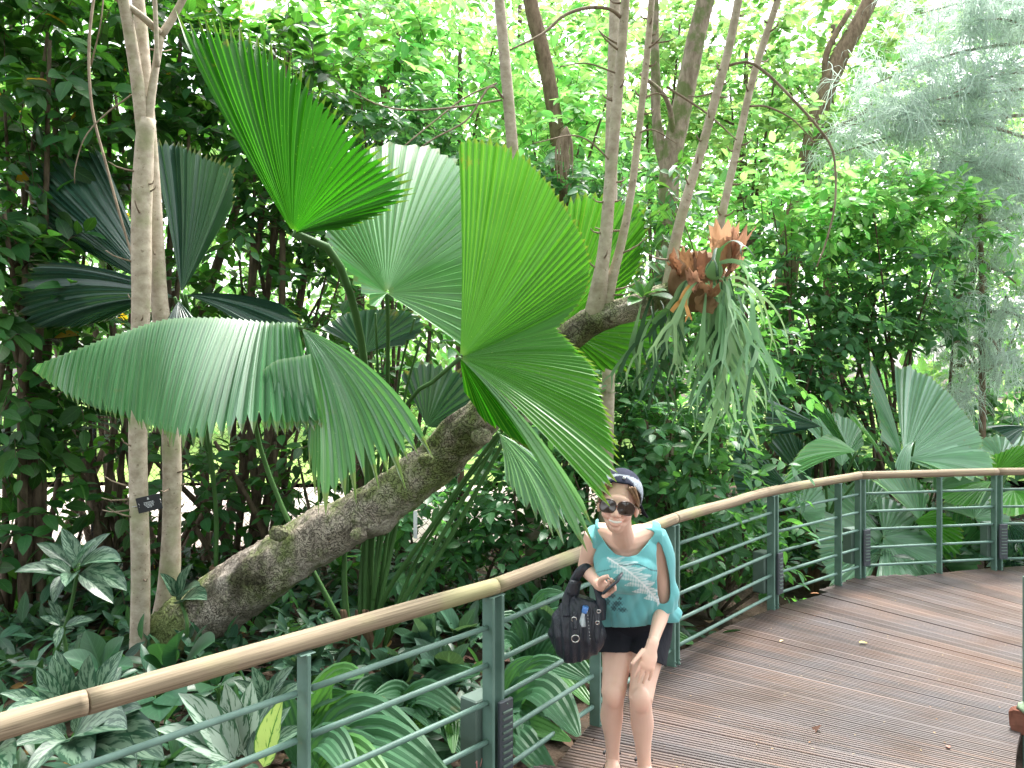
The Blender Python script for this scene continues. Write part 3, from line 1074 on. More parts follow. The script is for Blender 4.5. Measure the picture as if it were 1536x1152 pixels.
frond(p5, M_PALM_D, (1215, 735, 9.1), [(1152, 668, 9.2), (1168, 650, 9.2), (1196, 655, 9.2), (1220, 680, 9.1)], 12, petiole=sd, depth=.4, teeth=.04, bulge=(0, -.03, .03), seed=47)
p6 = rp('bright green fan palm rising over the handrail at the far right', (1492, 890, 9.2), (1492, 800, 9.1))
sr = [(1492, 760, 9.0), (1492, 820, 9.1)]
frond(p6, M_PALM, (1490, 716, 8.9), [(1412, 716, 8.8), (1428, 702, 8.8), (1455, 688, 8.85), (1495, 680, 8.9), (1530, 668, 8.9), (1575, 680, 8.9), (1570, 712, 8.8)], 26, petiole=sr, depth=.4, teeth=.03, bulge=(0, -.04, .06), seed=48)
frond(p6, M_PALM_R, (1500, 690, 9.2), [(1440, 702, 8.8), (1452, 672, 9.4), (1490, 650, 9.8), (1540, 645, 9.8), (1580, 670, 9.4)], 20, petiole=sr, depth=.4, teeth=.03, bulge=(0, -.05, .06), seed=52)
frond(p6, M_PALM_F, (1420, 850, 8.9), [(1380, 800, 8.8), (1400, 775, 9.0), (1440, 770, 9.1), (1475, 800, 8.9), (1470, 850, 8.5), (1440, 880, 8.3)], 20, petiole=[(1440, 870, 9.1)], depth=.4, teeth=.04, bulge=(0, -.05, .06), seed=53)
frond(p6, M_PALM, (1488, 722, 8.8), [(1406, 742, 8.5), (1418, 756, 8.45), (1445, 760, 8.4), (1470, 756, 8.4)], 12, petiole=sr, depth=.4, teeth=.04, bulge=(0, -.05, .12), seed=49)
frond(p6, M_PALM_D, (1510, 780, 8.9), [(1470, 800, 8.7), (1480, 840, 8.6), (1520, 862, 8.6), (1570, 840, 8.6), (1590, 800, 8.7)], 20, petiole=[(1500, 810, 9), (1493, 840, 9.1)], depth=.4, teeth=.05, bulge=(0, -.04, .06), seed=50)
frond(p6, M_PALM_D, (1540, 640, 9.4), [(1480, 640, 9.4), (1500, 650, 9.4), (1520, 668, 9.3)], 6, petiole=sr, depth=.4, teeth=.05, bulge=(0, 0, .08), seed=51)

# more fronds of the palm thicket behind the far railing
frond(p5, M_PALM_R, (1262, 700, 9.2), [(1206, 640, 9.6), (1232, 622, 9.7), (1262, 622, 9.7), (1288, 640, 9.6), (1296, 668, 9.4)], 18, petiole=[(1245, 780, 9.2), (1218, 840, 9.1)], depth=.4, teeth=.03, bulge=(0, -.03, .05), seed=60)
frond(p5, M_PALM_R, (1200, 770, 8.8), [(1150, 735, 9.0), (1172, 715, 9.3), (1205, 712, 9.3), (1232, 730, 9.1), (1238, 770, 8.7), (1220, 800, 8.4)], 18, petiole=[(1212, 840, 9.0)], depth=.4, teeth=.04, bulge=(0, -.03, .05), seed=61)
frond(p3, M_PALM_R, (1400, 735, 9.1), [(1395, 690, 9.5), (1430, 676, 9.6), (1462, 690, 9.4), (1470, 722, 9.0), (1455, 750, 8.7)], 16, petiole=[(1380, 800, 9.3), (1355, 860, 9.4)], depth=.4, teeth=.04, bulge=(0, -.03, .06), seed=62)
frond(p6, M_PALM_R, (1462, 778, 8.9), [(1410, 765, 8.9), (1432, 738, 9.2), (1470, 732, 9.3), (1505, 748, 9.2), (1515, 785, 8.8), (1492, 815, 8.4)], 20, petiole=[(1485, 840, 9.1)], depth=.4, teeth=.04, bulge=(0, -.03, .06), seed=63)
frond(p6, M_PALM, (1520, 735, 8.8), [(1480, 750, 8.5), (1500, 768, 8.3), (1540, 775, 8.2), (1575, 755, 8.4), (1580, 725, 8.8)], 18, petiole=[(1500, 800, 9.1)], depth=.4, teeth=.04, bulge=(0, -.03, .08), seed=64)
frond(p4, M_PALM_R, (1300, 770, 9.3), [(1268, 730, 9.6), (1290, 716, 9.7), (1318, 720, 9.7), (1335, 745, 9.5), (1330, 780, 9.2)], 16, petiole=[(1302, 850, 9.1)], depth=.4, teeth=.04, bulge=(0, -.03, .05), seed=65)

# ---------------------------------------------------------------- trunks
def limb(parent, name, pts, radii, mat, sides=14, n=None, rough=.03, seed=0):
    V, Fs, uv = tube(PP(pts), radii, sides, n or max(10, len(pts) * 6), rough, seed=seed)
    return build(name, V, Fs, mat, parent, uv)


def knots(parent, pts, radii, count, seed):
    """small snapped twig stubs along a stem"""
    r_ = random.Random(seed)
    c = catmull(PP(pts), 60)
    R = lerpn(radii, 60)
    for k in range(count):
        i = r_.randint(4, 55)
        ang = r_.uniform(0, 6.28)
        d = np.array([math.cos(ang), math.sin(ang) * .6 - .3, r_.uniform(-.1, .5)])
        d /= np.linalg.norm(d)
        L = r_.choice([.03, .04, .06, .14])
        V, Fs, _ = tube([c[i] + d * R[i] * .7, c[i] + d * (R[i] + L * .6), c[i] + d * (R[i] + L) + (0, 0, .02)], [.007, .005, .003], 5, 4)
        build('twig', V, Fs, M_TWIG, parent)


twinA = thing('slender_tree', 'pale smooth trunk carrying a black plant label, front one of two', 'tree', P(210, 1030, 5.6))
ptsA = [(208, 1040, 5.6), (210, 960, 5.6), (211, 850, 5.6), (207, 700, 5.6), (208, 560, 5.6), (212, 440, 5.6), (212, 330, 5.6), (217, 215, 5.6), (221, 178, 5.6)]
limb(twinA, 'trunk', ptsA, [0.0672, 0.0590, 0.0558, 0.0558, 0.0549, 0.0541, 0.0615, 0.0615, 0.0508], M_PALE, 18, 50, .012, 1)
limb(twinA, 'branch', [(216, 205, 5.6), (207, 130, 5.58), (196, 60, 5.55), (184, -10, 5.5), (172, -90, 5.5)], [0.0451, 0.0410, 0.0377, 0.0344, 0.0328], M_PALE, 12, 24, .012, 2)
limb(twinA, 'branch', [(220, 195, 5.6), (229, 130, 5.62), (236, 85, 5.65), (241, 52, 5.66)], [0.0369, 0.0271, 0.0230, 0.0246], M_PALE, 12, 20, .015, 3)
limb(twinA, 'branch', [(241, 55, 5.66), (262, 22, 5.7), (280, -15, 5.7), (300, -80, 5.7)], [.026, .022, .022, .02], M_PALE, 10, 14, .015, 4)
limb(twinA, 'branch', [(240, 50, 5.64), (212, 24, 5.55), (176, -2, 5.5), (140, -30, 5.4)], [.024, .022, .02, .018], M_PALE, 10, 14, .015, 5)
limb(twinA, 'branch', [(236, 100, 5.6), (234, 40, 5.58), (230, -40, 5.55)], [.016, .015, .013], M_PALE, 8, 12, .015, 6)
knots(twinA, ptsA, [.07] * 3, 14, 3)
twinB = thing('slender_tree', 'brownish smooth trunk rising from the foot of the leaning mossy trunk', 'tree', P(243, 960, 5.8))
ptsB = [(238, 985, 5.8), (246, 930, 5.8), (255, 850, 5.8), (258, 700, 5.8), (251, 560, 5.8), (239, 450, 5.8), (234, 350, 5.8), (228, 250, 5.8), (221, 160, 5.78), (213, 60, 5.8), (205, -20, 5.8), (196, -90, 5.8)]
limb(twinB, 'trunk', ptsB, [0.0902, 0.0722, 0.0574, 0.0590, 0.0574, 0.0558, 0.0508, 0.0451, 0.0426, 0.0410, 0.0394, 0.0369], M_PALE, 18, 60, .014, 7)
knots(twinB, ptsB, [.066] * 3, 10, 5)
lian = thing('thin_vine', 'thin bare vine hanging left of the pale trunk', 'vine', P(140, 700, 5.9))
limb(lian, 'stem', [(146, -40, 6.2), (134, 60, 6.1), (138, 160, 6.0), (160, 250, 5.95), (182, 330, 5.9), (200, 390, 5.85)], [0.0098, 0.0105, 0.0098, 0.0091, 0.0084, 0.0070], M_TWIG, 7, 26, .05, 8)
limb(lian, 'twig', [(198, 142, 5.6), (160, 170, 5.55), (128, 205, 5.5), (113, 250, 5.5), (112, 275, 5.5)], [.007, .006, .005, .004, .003], M_TWIG, 6, 16, .02, 9)
limb(lian, 'twig', [(136, 100, 6.1), (150, 40, 6.0), (156, -10, 6.0)], [.006, .005, .005], M_TWIG, 6, 10, .02, 9)

# label wired to the front trunk
sign = thing('plant_label', 'small black plant label with white lettering wired to a pale trunk', 'sign', P(224, 755, 5.50))
sv = P(224, 755, 5.49)
rx = np.array([.975, .0, .222])
ry = np.array([-.222, .0, .975])
rn_ = np.array([0, -1.0, 0])
M_SIGN = plain('black_label_plastic', (.012, .016, .02), .35, .5)
M_WHITE = plain('white_print', (.62, .64, .66), .6)
M_WIRE = plain('galvanised_wire', (.45, .45, .44), .4, .5, .7)


def on_sign(x, y, z):
    return np.array(sv) + rx * x + ry * y + rn_ * z


def signbox(x, y, sx, sy, z, t):
    V = [on_sign(x + a * sx / 2, y + b * sy / 2, z + c * t) for c in (0, 1) for a, b in ((-1, -1), (1, -1), (1, 1), (-1, 1))]
    return V, [(0, 3, 2, 1), (4, 5, 6, 7)] + [(i, (i + 1) % 4, 4 + (i + 1) % 4, 4 + i) for i in range(4)]


V, Fs = signbox(0, 0, .152, .096, 0, .004)
plate = build('plate', V, Fs, M_SIGN, sign, smooth=False)
r_ = random.Random(4)
rows = [(.0095, .062, .004), (.0015, .064, .0035), (-.0065, .058, .0035), (-.0145, .046, .0035), (-.0225, .030, .0035)]
for (yy, wd, hh) in rows:          # lines of small print, word by word
    mb = MB()
    x = -wd / 2
    while x < wd / 2:
        ww = r_.uniform(.004, .011)
        mb.add(*signbox(x + ww / 2, yy, ww, hh, .0045, .0004))
        x += ww + .0028
    mb.build('text_line', M_WHITE, plate, smooth=False)
mb = MB()
mb.add(*signbox(.0, .033, .008, .010, .0045, .0005)).add(*signbox(-.004, .027, .004, .006, .0045, .0005)).add(*signbox(.004, .028, .004, .009, .0045, .0005))
mb.build('emblem', M_WHITE, plate, smooth=False)
for sx, a in ((-1, 0), (1, 0)):
    ring = [on_sign(sx * .068 + .010 * math.cos(t), .0 + .012 * math.sin(t), .002 + .006 * math.cos(t * 1.0)) for t in np.linspace(0, 5.6, 10)]
    V, Fs, _ = tube(ring, [.0016] * 4, 5, 18)
    build('wire', V, Fs, M_WIRE, sign)
ca = np.array(P(211, 757, 5.6))
ring = [ca + np.array([.059 * math.cos(t), .059 * math.sin(t), .012 * math.cos(t)]) for t in np.linspace(0, 6.28, 22)]
V, Fs, _ = tube(ring, [.0022] * 4, 5, 40)
build('wire', V, Fs, M_WIRE, sign)

# the leaning trunk
log = thing('leaning_tree', 'thick mossy leaning trunk sprouting thin upright stems near its end', 'tree', P(285, 960, 5.75))
pts = [(236, 962, 5.80), (290, 930, 5.76), (345, 893, 5.70), (410, 848, 5.62), (480, 806, 5.54), (550, 768, 5.46), (610, 728, 5.38), (660, 686, 5.30), (712, 636, 5.2),
       (760, 588, 5.12), (810, 545, 5.05), (862, 500, 5.0), (900, 476, 4.96), (945, 463, 4.93), (985, 448, 4.9), (1020, 432, 4.9), (1050, 418, 4.9)]
V, Fs, uv = tube(PP(pts), [0.1600, 0.2000, 0.1960, 0.1880, 0.1760, 0.1640, 0.1520, 0.1480, 0.1360, 0.1280, 0.1200, 0.1120, 0.1000, 0.0800, 0.0720, 0.0680, 0.0560], 48, 170, .055, seed=12)
V = np.array(V)
n_ = np.random.default_rng(5)
# burls and hollows
cl = catmull(PP(pts), 170)
for k in range(34):
    i = n_.integers(6, 150)
    c = cl[i] + n_.normal(size=3) * .14
    r_b = n_.uniform(.05, .13)
    d = np.linalg.norm(V - c, axis=1)
    g = np.exp(-(d / r_b) ** 2) * n_.uniform(-.018, .03)
    ax = V.reshape(170, 48, 3) - cl[:, None, :]
    V = V + nrm(ax.reshape(-1, 3)) * g[:, None]
build('trunk', V, Fs, M_LOG, log, uv)
for (x, y, d, r) in ((418, 800, 5.35, .06), (538, 802, 5.22, .05), (640, 690, 5.08, .05), (722, 655, 5.02, .06)):
    V, Fs = ellipsoid(P(x, y, d), (r, r * .7, r * .8), 16, 10)
    build('burl', np.array(V) + n_.normal(size=V.shape) * .003, Fs, M_LOG, log)
# flaring collars, shoots
S1 = [(892, 484, 4.98), (893, 464, 4.94), (900, 420, 4.9), (908, 360, 4.9), (917, 250, 4.9), (926, 150, 4.9), (935, 40, 4.9), (942, -60, 4.9)]
S2 = [(903, 480, 4.97), (908, 464, 4.94), (916, 425, 4.93), (933, 360, 4.95), (948, 280, 4.97), (960, 180, 5.0), (970, 90, 5.0), (982, -60, 5.0)]
S3 = [(1003, 440, 4.92), (1006, 420, 4.94), (1012, 370, 4.95), (1026, 310, 4.95), (1052, 225, 5.0), (1075, 140, 5.0), (1096, 60, 5.0), (1118, -60, 5.0)]
S4 = [(1070, 415, 4.97), (1076, 360, 5.0), (1088, 300, 5.0), (1106, 220, 5.05), (1130, 115, 5.1), (1160, 20, 5.1), (1185, -60, 5.1)]
for k, (s, r, mt) in enumerate(((S1, [0.0638, 0.0391, 0.0340, 0.0314, 0.0289, 0.0263, 0.0238], M_PALE), (S2, [0.0432, 0.0261, 0.0225, 0.0207, 0.0198, 0.0189, 0.0180], M_PALE),
                                (S3, [0.0467, 0.0306, 0.0263, 0.0255, 0.0247, 0.0238, 0.0229], M_PALE), (S4, [0.0255, 0.0238, 0.0221, 0.0213, 0.0213, 0.0204, 0.0187], M_PALE))):
    limb(log, 'branch', s, r, mt, 14, 44, .02, 20 + k)
    knots(log, s, r, 14, 30 + k)
# thin arching twigs high up
TW = [([(757, 150, 7.0), (735, 130, 6.8), (700, 180, 6.7), (640, 215, 6.6), (560, 280, 6.5)], .009), ([(752, 150, 7.0), (690, 160, 6.8), (620, 165, 6.7), (570, 158, 6.6), (525, 135, 6.5)], .009),
      ([(745, 125, 7.0), (700, 145, 6.9), (660, 175, 6.8), (590, 235, 6.6), (540, 300, 6.5)], .007),
      ([(935, 30, 4.9), (915, 14, 4.85), (880, 12, 4.8), (845, 24, 4.75), (815, 50, 4.7), (765, 75, 4.6)], .011),
      ([(1088, 100, 5.0), (1120, 93, 5.0), (1150, 110, 4.95), (1195, 155, 4.9), (1230, 195, 4.9), (1250, 230, 4.9), (1253, 300, 4.85), (1240, 360, 4.85), (1225, 400, 4.85)], .009),
      ([(1118, 160, 5.1), (1150, 160, 5.0), (1190, 180, 5.0), (1222, 215, 5.0)], .007), ([(1000, 130, 5.0), (1060, 170, 5.0), (1105, 210, 4.9)], .008),
      ([(925, 250, 4.9), (870, 205, 4.8), (800, 215, 4.7)], .006), ([(925, 110, 4.9), (880, 95, 4.8), (840, 100, 4.7)], .006), ([(962, 150, 5.0), (985, 140, 5.0), (1010, 150, 5.0)], .007),
      ([(955, 200, 5.0), (980, 195, 4.9), (1015, 215, 4.9)], .006)]
for k, (p_, r) in enumerate(TW):
    limb(log if p_[0][2] < 6 else log, 'twig', p_, [r, r * .9, r * .7, r * .45], M_TWIG, 6, 26, .03, 50 + k) if p_[0][2] < 6 else None

mid1 = thing('slender_tree', 'thin straight pale trunk rising behind the bright palm leaf', 'tree', P(800, 800, 7.0))
limb(mid1, 'trunk', [(800, 940, 7.0), (796, 600, 7.0), (780, 350, 7.0), (770, 235, 7.0), (760, 120, 7.0), (748, -10, 7.0), (742, -80, 7.0)], [0.0648, 0.0612, 0.0540, 0.0504, 0.0468, 0.0432, 0.0396], M_PALE, 14, 50, .02, 60)
for k, (p_, r) in enumerate(TW):
    if p_[0][2] > 6:
        limb(mid1, 'twig', p_, [r, r * .9, r * .7, r * .45], M_TWIG, 6, 26, .03, 50 + k)
pale2 = thing('slender_tree', 'pale straight trunk just behind the upright shoots', 'tree', P(915, 800, 6.6))
limb(pale2, 'trunk', [(905, 940, 6.6), (912, 600, 6.6), (916, 400, 6.6), (917, 200, 6.6), (921, 60, 6.6), (923, -80, 6.6)], [0.0560, 0.0520, 0.0480, 0.0480, 0.0440, 0.0400], M_PALE, 14, 50, .015, 61)
dark2 = thing('dark_tree', 'dark bent trunk descending among bright leaves at top centre', 'tree', P(860, 700, 9.5))
limb(dark2, 'trunk', [(872, 720, 9.5), (868, 500, 9.5), (850, 300, 9.5), (828, 150, 9.5), (812, 70, 9.5), (795, 0, 9.5), (785, -80, 9.5)], [0.1125, 0.1050, 0.0900, 0.0825, 0.0750, 0.0825, 0.0750], M_BARK, 14, 50, .05, 62)
mossy = thing('mossy_tree', 'lichen-covered grey trunk standing behind the fern clump', 'tree', P(1000, 800, 7.9))
limb(mossy, 'trunk', [(985, 980, 7.9), (990, 700, 7.9), (1000, 480, 7.9), (1002, 350, 7.9), (1006, 250, 7.9), (1022, 160, 7.9), (1040, 80, 7.9), (1058, 0, 7.9), (1075, -80, 7.9)],
     [0.1360, 0.1280, 0.1200, 0.1120, 0.1040, 0.0920, 0.0840, 0.0800, 0.0720], M_GREYB, 18, 70, .09, 63)
limb(mossy, 'branch', [(1000, 260, 7.9), (985, 180, 8.0), (983, 80, 8.0), (980, -60, 8.0)], [.06, .045, .04, .035], M_GREYB, 12, 36, .12, 64)
limb(mossy, 'branch', [(1012, 215, 7.9), (1000, 150, 7.7), (960, 110, 7.6)], [.03, .02, .015], M_GREYB, 10, 20, .08, 65)
roots = thing('hanging_roots', 'tuft of brown hanging aerial roots among leaves behind the palm', 'roots', P(850, 230, 7.4))
for k in range(34):
    x = 848 + random.gauss(0, 7)
    V, Fs, _ = tube(PP([(850, 190, 7.4), (x, 215, 7.4), (x + random.gauss(0, 3), 235 + random.uniform(0, 40), 7.4)]), [.006, .006, .003], 5, 8)
    build('root', V, Fs, M_TWIG, roots)

# ---------------------------------------------------------------- staghorn fern
M_SHIELD = leaf_mat('papery_tan_shield', (.45, .265, .17), (.60, .33, .20), .34, .75, .25, .02, .2, 0)
M_SHIELD_D = leaf_mat('old_brown_shield', (.30, .17, .10), (.40, .2, .1), .25, .8, .35, .02, .2, 0)
M_STAG = leaf_mat('grey_green_fern', (.22, .40, .21), (.34, .58, .24), .32, .55, .3, .03, .3, 0)
M_STAG_D = leaf_mat('deep_green_fern', (.05, .12, .06), (.12, .26, .06), .25, .5, .3, .03, .3, 0)
M_GSH = leaf_mat('green_shield', (.20, .34, .13), (.28, .48, .14), .3, .5, .1, .02, .3, 0)
stag = thing('staghorn_fern', 'big staghorn fern with brown papery shields and hanging forked fronds', 'fern', P(1065, 430, 4.8))


def shield(apex, rim, mat, n, seed, teeth=.075, bulge=(0, -.12, .0)):
    V, Fs, uv = fan(P(*apex), PP(rim), n // 2 + 2, depth=.12, teeth=teeth, bulge=bulge, rows=10, seed=seed, jit=1.0, wav=.11)
    V = np.array(V) + np.random.default_rng(seed).normal(size=(len(V), 3)) * .004
    b = build('shield_frond', V, Fs, mat, stag, uv)
    return b


for k, a_ in enumerate([
        ((1085, 412, 4.66), [(1062, 365, 4.6), (1066, 344, 4.58), (1082, 336, 4.55), (1098, 338, 4.55), (1108, 352, 4.6)], M_SHIELD, 9),
        ((1090, 415, 4.62), [(1088, 352, 4.5), (1100, 338, 4.48), (1116, 343, 4.46), (1132, 340, 4.45)], M_SHIELD, 7),
        ((1088, 418, 4.6), [(1098, 372, 4.5), (1110, 362, 4.48), (1116, 376, 4.48), (1112, 396, 4.5)], M_SHIELD, 6),
        ((1082, 414, 4.58), [(1064, 372, 4.5), (1075, 358, 4.46), (1090, 362, 4.45), (1098, 380, 4.48)], M_SHIELD, 7),
        ((1035, 412, 4.62), [(1016, 378, 4.55), (1024, 372, 4.5), (1038, 374, 4.5), (1048, 380, 4.55)], M_SHIELD_D, 7),
        ((1050, 425, 4.58), [(1038, 392, 4.5), (1050, 384, 4.48), (1064, 390, 4.48), (1070, 404, 4.5)], M_SHIELD_D, 7),
        ((1042, 440, 4.55), [(1026, 415, 4.45), (1034, 408, 4.42), (1046, 410, 4.4), (1054, 420, 4.42)], M_SHIELD, 6),
        ((1060, 452, 4.55), [(1048, 425, 4.42), (1062, 418, 4.4), (1076, 424, 4.4), (1082, 438, 4.42)], M_SHIELD_D, 7),
        ((1022, 418, 4.68), [(1000, 395, 4.6), (1008, 386, 4.58), (1020, 388, 4.55)], M_SHIELD_D, 6),
        ((1060, 440, 4.5), [(1040, 446, 4.42), (1050, 462, 4.42), (1068, 466, 4.42), (1080, 454, 4.42)], M_SHIELD_D, 7)]):
    shield(*a_, seed=100 + k)
V, Fs = ellipsoid(P(1048, 422, 4.78), (.16, .13, .16), 20, 14)
build('root_ball', np.array(V) + n_.normal(size=V.shape) * .008, Fs, M_SHIELD_D, stag)
V, Fs = ellipsoid(P(1071, 406, 4.46), (.046, .012, .05), 18, 8)
build('green_shield', V, Fs, M_GSH, stag)


def antler(start, d0, length, width, seed, side=None):
    """hanging strap that forks two or three times; one connected strip"""
    r_ = np.random.default_rng(seed)
    V, Fs = [], []

    def row(p, s, w, nn):
        V.append(p - s * w)
        V.append(p + nn * w * .35)
        V.append(p + s * w)
        return len(V) - 3

    def run(p, d, s, w, L, level, first):
        nseg = 6 if level == 0 else 5
        last = first
        sl = L / nseg
        for i in range(nseg):
            u = (i + 1) / nseg
            grav = .16 + .10 * (1 - abs(d[2]))
            d = nrm(d + np.array([0, 0, -1]) * grav + r_.normal(size=3) * .07)
            s = nrm(s - d * np.dot(s, d) + r_.normal(size=3) * .05)
            nn = np.cross(d, s)
            p = p + d * sl
            if level == 0:
                ww = width * (.30 + .95 * u ** 1.3)
            elif level < 2:
                ww = w * (1 - .25 * u + .25 * u * u)
            else:
                ww = w * (1 - .9 * u * u)
            new = row(p, s, ww, nn)
            for q in (0, 1):
                Fs.append((last + q, last + q + 1, new + q + 1, new + q))
            last = new
        if level >= 2 or (level == 1 and r_.random() < .25):
            return
        c0 = len(V)
        V.append((np.array(V[last]) + V[last + 1]) / 2)
        V.append((np.array(V[last + 1]) + V[last + 2]) / 2)
        for k, (i0, mm, i1) in enumerate(((last, c0, last + 1), (last + 1, c0 + 1, last + 2))):
            sg = -1 if k == 0 else 1
            dd = nrm(d + s * sg * r_.uniform(.35, .85) + np.cross(d, s) * r_.normal() * .2)
            pc = np.array(V[mm])
            s2 = nrm(s - dd * np.dot(s, dd))
            wnew = np.linalg.norm(np.array(V[i0]) - V[i1]) / 2
            # first row of the child reuses the parent's end vertices
            p2 = pc + dd * L * .05
            new = row(p2, s2, wnew * .9, np.cross(dd, s2))
            Fs.append((i0, mm, new + 1, new))
            Fs.append((mm, i1, new + 2, new + 1))
            run(p2, dd, s2, wnew * .9, L * r_.uniform(.40, .65), level + 1, new)

    s0 = np.array(side if side is not None else nrm(np.cross(d0, [.2, -1, .2])))
    d0 = nrm(np.array(d0, float))
    s0 = nrm(s0 - d0 * np.dot(s0, d0))
    f = row(np.array(start, float), s0, width * .3, np.cross(d0, s0))
    run(np.array(start, float), d0, s0, width, length, 0, f)
    return np.array(V), Fs


r_ = np.random.default_rng(21)
for k in range(58):
    t = k / 61
    px = 1072 + r_.normal() * 14
    py = 418 + r_.uniform(-8, 36)
    L = r_.uniform(.16, .44)
    if k < 8:      # arching over the top and to the right
        d = (r_.uniform(-.1, .45), r_.uniform(-.7, .1), r_.uniform(.0, .40))
        L *= .9
    elif k < 50:
        d = (r_.uniform(-.30, .28), r_.uniform(-.6, .2), r_.uniform(-.9, -.15))
        px += 12
        L *= 1.05
    else:
        d = (r_.uniform(-.8, -.3), r_.uniform(-.6, .1), r_.uniform(-.6, 0))
        px = 1035 + r_.normal() * 10
        L *= .7
    V, Fs = antler(P(px, py, 4.55 + r_.normal() * .05), d, L, r_.uniform(.014, .024), 300 + k)
    build('forked_frond', V, Fs, M_STAG if r_.random() < .88 else M_STAG_D, stag)
V, Fs = antler(P(1035, 428, 4.45), (-.35, -.5, -.2), .13, .02, 401)
b_ = build('forked_frond', V, Fs, plain('dying_orange_frond', (.55, .27, .08), .6), stag)
b_['label'] = 'orange dying frond'
strap = thing('strap_fern', 'dark strap-leaved fern hanging under the leaning trunk beside the staghorn', 'fern', P(985, 470, 4.85))
for k in range(9):
    px = 985 + r_.normal() * 22
    V, Fs = antler(P(px, 455 + r_.normal() * 6, 4.78), (r_.uniform(-.5, .1), r_.uniform(-.6, 0), r_.uniform(-.6, -.1)), r_.uniform(.25, .45), r_.uniform(.010, .017), 500 + k)
    build('hanging_frond', V, Fs, M_STAG_D if k % 3 else M_STAG, strap)

# ---------------------------------------------------------------- foliage engine
def leaf_tpl(w=.5, fold=.18, droop=.22, rows=4, tip=1.0, waist=.42):
    """ovate leaf, unit length along +X, normal +Z; triangles; UV"""
    V, U = [(0, 0, 0)], [(.5, 0)]
    for i in range(1, rows):
        t = i / rows
        ww = w / 2 * (math.sin(math.pi * t ** (math.log(.5) / math.log(waist))) ** .8)
        z = -droop * t * t
        for sg in (-1, 0, 1):
            V.append((t, sg * ww, z + abs(sg) * ww * fold * 2))
            U.append((.5 + sg * .5, t))
    V.append((tip, 0, -droop))
    U.append((.5, 1))
    T = [(0, 2, 1), (0, 3, 2)]
    for i in range(rows - 2):
        a, b = 1 + 3 * i, 4 + 3 * i
        for q in (0, 1):
            T += [(a + q, a + q + 1, b + q + 1), (a + q, b + q + 1, b + q)]
    e, a = len(V) - 1, 1 + 3 * (rows - 2)
    T += [(a, a + 1, e), (a + 1, a + 2, e)]
    return np.array(V), np.array(T), np.array(U)


TPL_OV = leaf_tpl(.50, .12, .22, 5)
TPL_LONG = leaf_tpl(.34, .15, .25, 5, waist=.45)
TPL_SM = leaf_tpl(.55, .12, .12, 3)
TPL_TINY = (np.array([(0, 0, 0), (.5, -.25, .03), (1, 0, -.06), (.5, .25, .03)]), np.array([(0, 1, 2), (0, 2, 3)]), np.array([(.5, 0), (0, .5), (.5, 1), (1, .5)]))


def frames(d, n):
    d = nrm(d)
    n = nrm(n - d * np.sum(n * d, -1, keepdims=True))
    return np.stack([d, np.cross(n, d), n], -1)      # columns x, y, z


def twigs(r, C, O, L, m, size, droop=.3, face=.45):
    """leaves along twigs: centres C, outward O (both (n,3)); returns pos, frames, scale, twig segments"""
    n = len(C)
    ax = nrm(O * .7 + r.normal(size=(n, 3)) * .45 + np.array([0, 0, .25]))
    Ls = L * r.uniform(.6, 1.3, size=(n, 1))
    k = np.linspace(.12, 1, m)
    side = np.where(np.arange(m) % 2, 1.0, -1.0)
    up = nrm(np.array([0, 0, 1.0]) + r.normal(size=(n, 3)) * .3)
    perp = nrm(np.cross(ax, up))
    pos = C[:, None] + ax[:, None] * (Ls[:, :, None] * k[None, :, None]) - np.array([0, 0, 1]) * (Ls[:, :, None] * .35 * k[None, :, None] ** 2)
    d = ax[:, None] * .6 + perp[:, None] * (side * .85)[None, :, None] + r.normal(size=(n, m, 3)) * .28 - np.array([0, 0, droop])
    d[:, -1] = ax + r.normal(size=(n, 3)) * .2 - np.array([0, 0, droop])
    nn = np.array([0, 0, 1.0]) + O[:, None] * face + r.normal(size=(n, m, 3)) * .42
    sc = size * r.uniform(.6, 1.25, size=(n, m))
    fr = frames(d.reshape(-1, 3), nn.reshape(-1, 3))
    seg = np.stack([C, C + ax * Ls * .55 - np.array([0, 0, 1]) * Ls * .1, C + ax * Ls - np.array([0, 0, 1]) * Ls * .35], 1)
    return pos.reshape(-1, 3), fr, sc.reshape(-1), seg


def leaves_mesh(tpl, pos, fr, sc):
    V, T, U = tpl
    W = pos[:, None, :] + np.einsum('nij,vj->nvi', fr, V) * sc[:, None, None]
    nv = len(V)
    Fs = (T[None] + (np.arange(len(pos)) * nv)[:, None, None]).reshape(-1, 3)
    return W.reshape(-1, 3), Fs, np.tile(U, (len(pos), 1))


def twig_mesh(seg, r0):
    """thin three-sided twigs"""
    n = len(seg)
    V = np.zeros((n, 3, 3, 3))
    for i in range(3):
        rad = r0 * (1 - .35 * i)
        for j in range(3):
            a = 2.094 * j
            V[:, i, j] = seg[:, i] + np.array([math.cos(a), .3 * math.sin(a), math.sin(a)]) * rad
    base = (np.arange(n) * 9)[:, None]
    Q = np.array([(i * 3 + j, i * 3 + (j + 1) % 3, (i + 1) * 3 + (j + 1) % 3, (i + 1) * 3 + j) for i in range(2) for j in range(3)])
    return V.reshape(-1, 3), (Q[None] + base[:, :, None]).reshape(-1, 4)


LEAF_ME = {}
N_PARTS = [0]


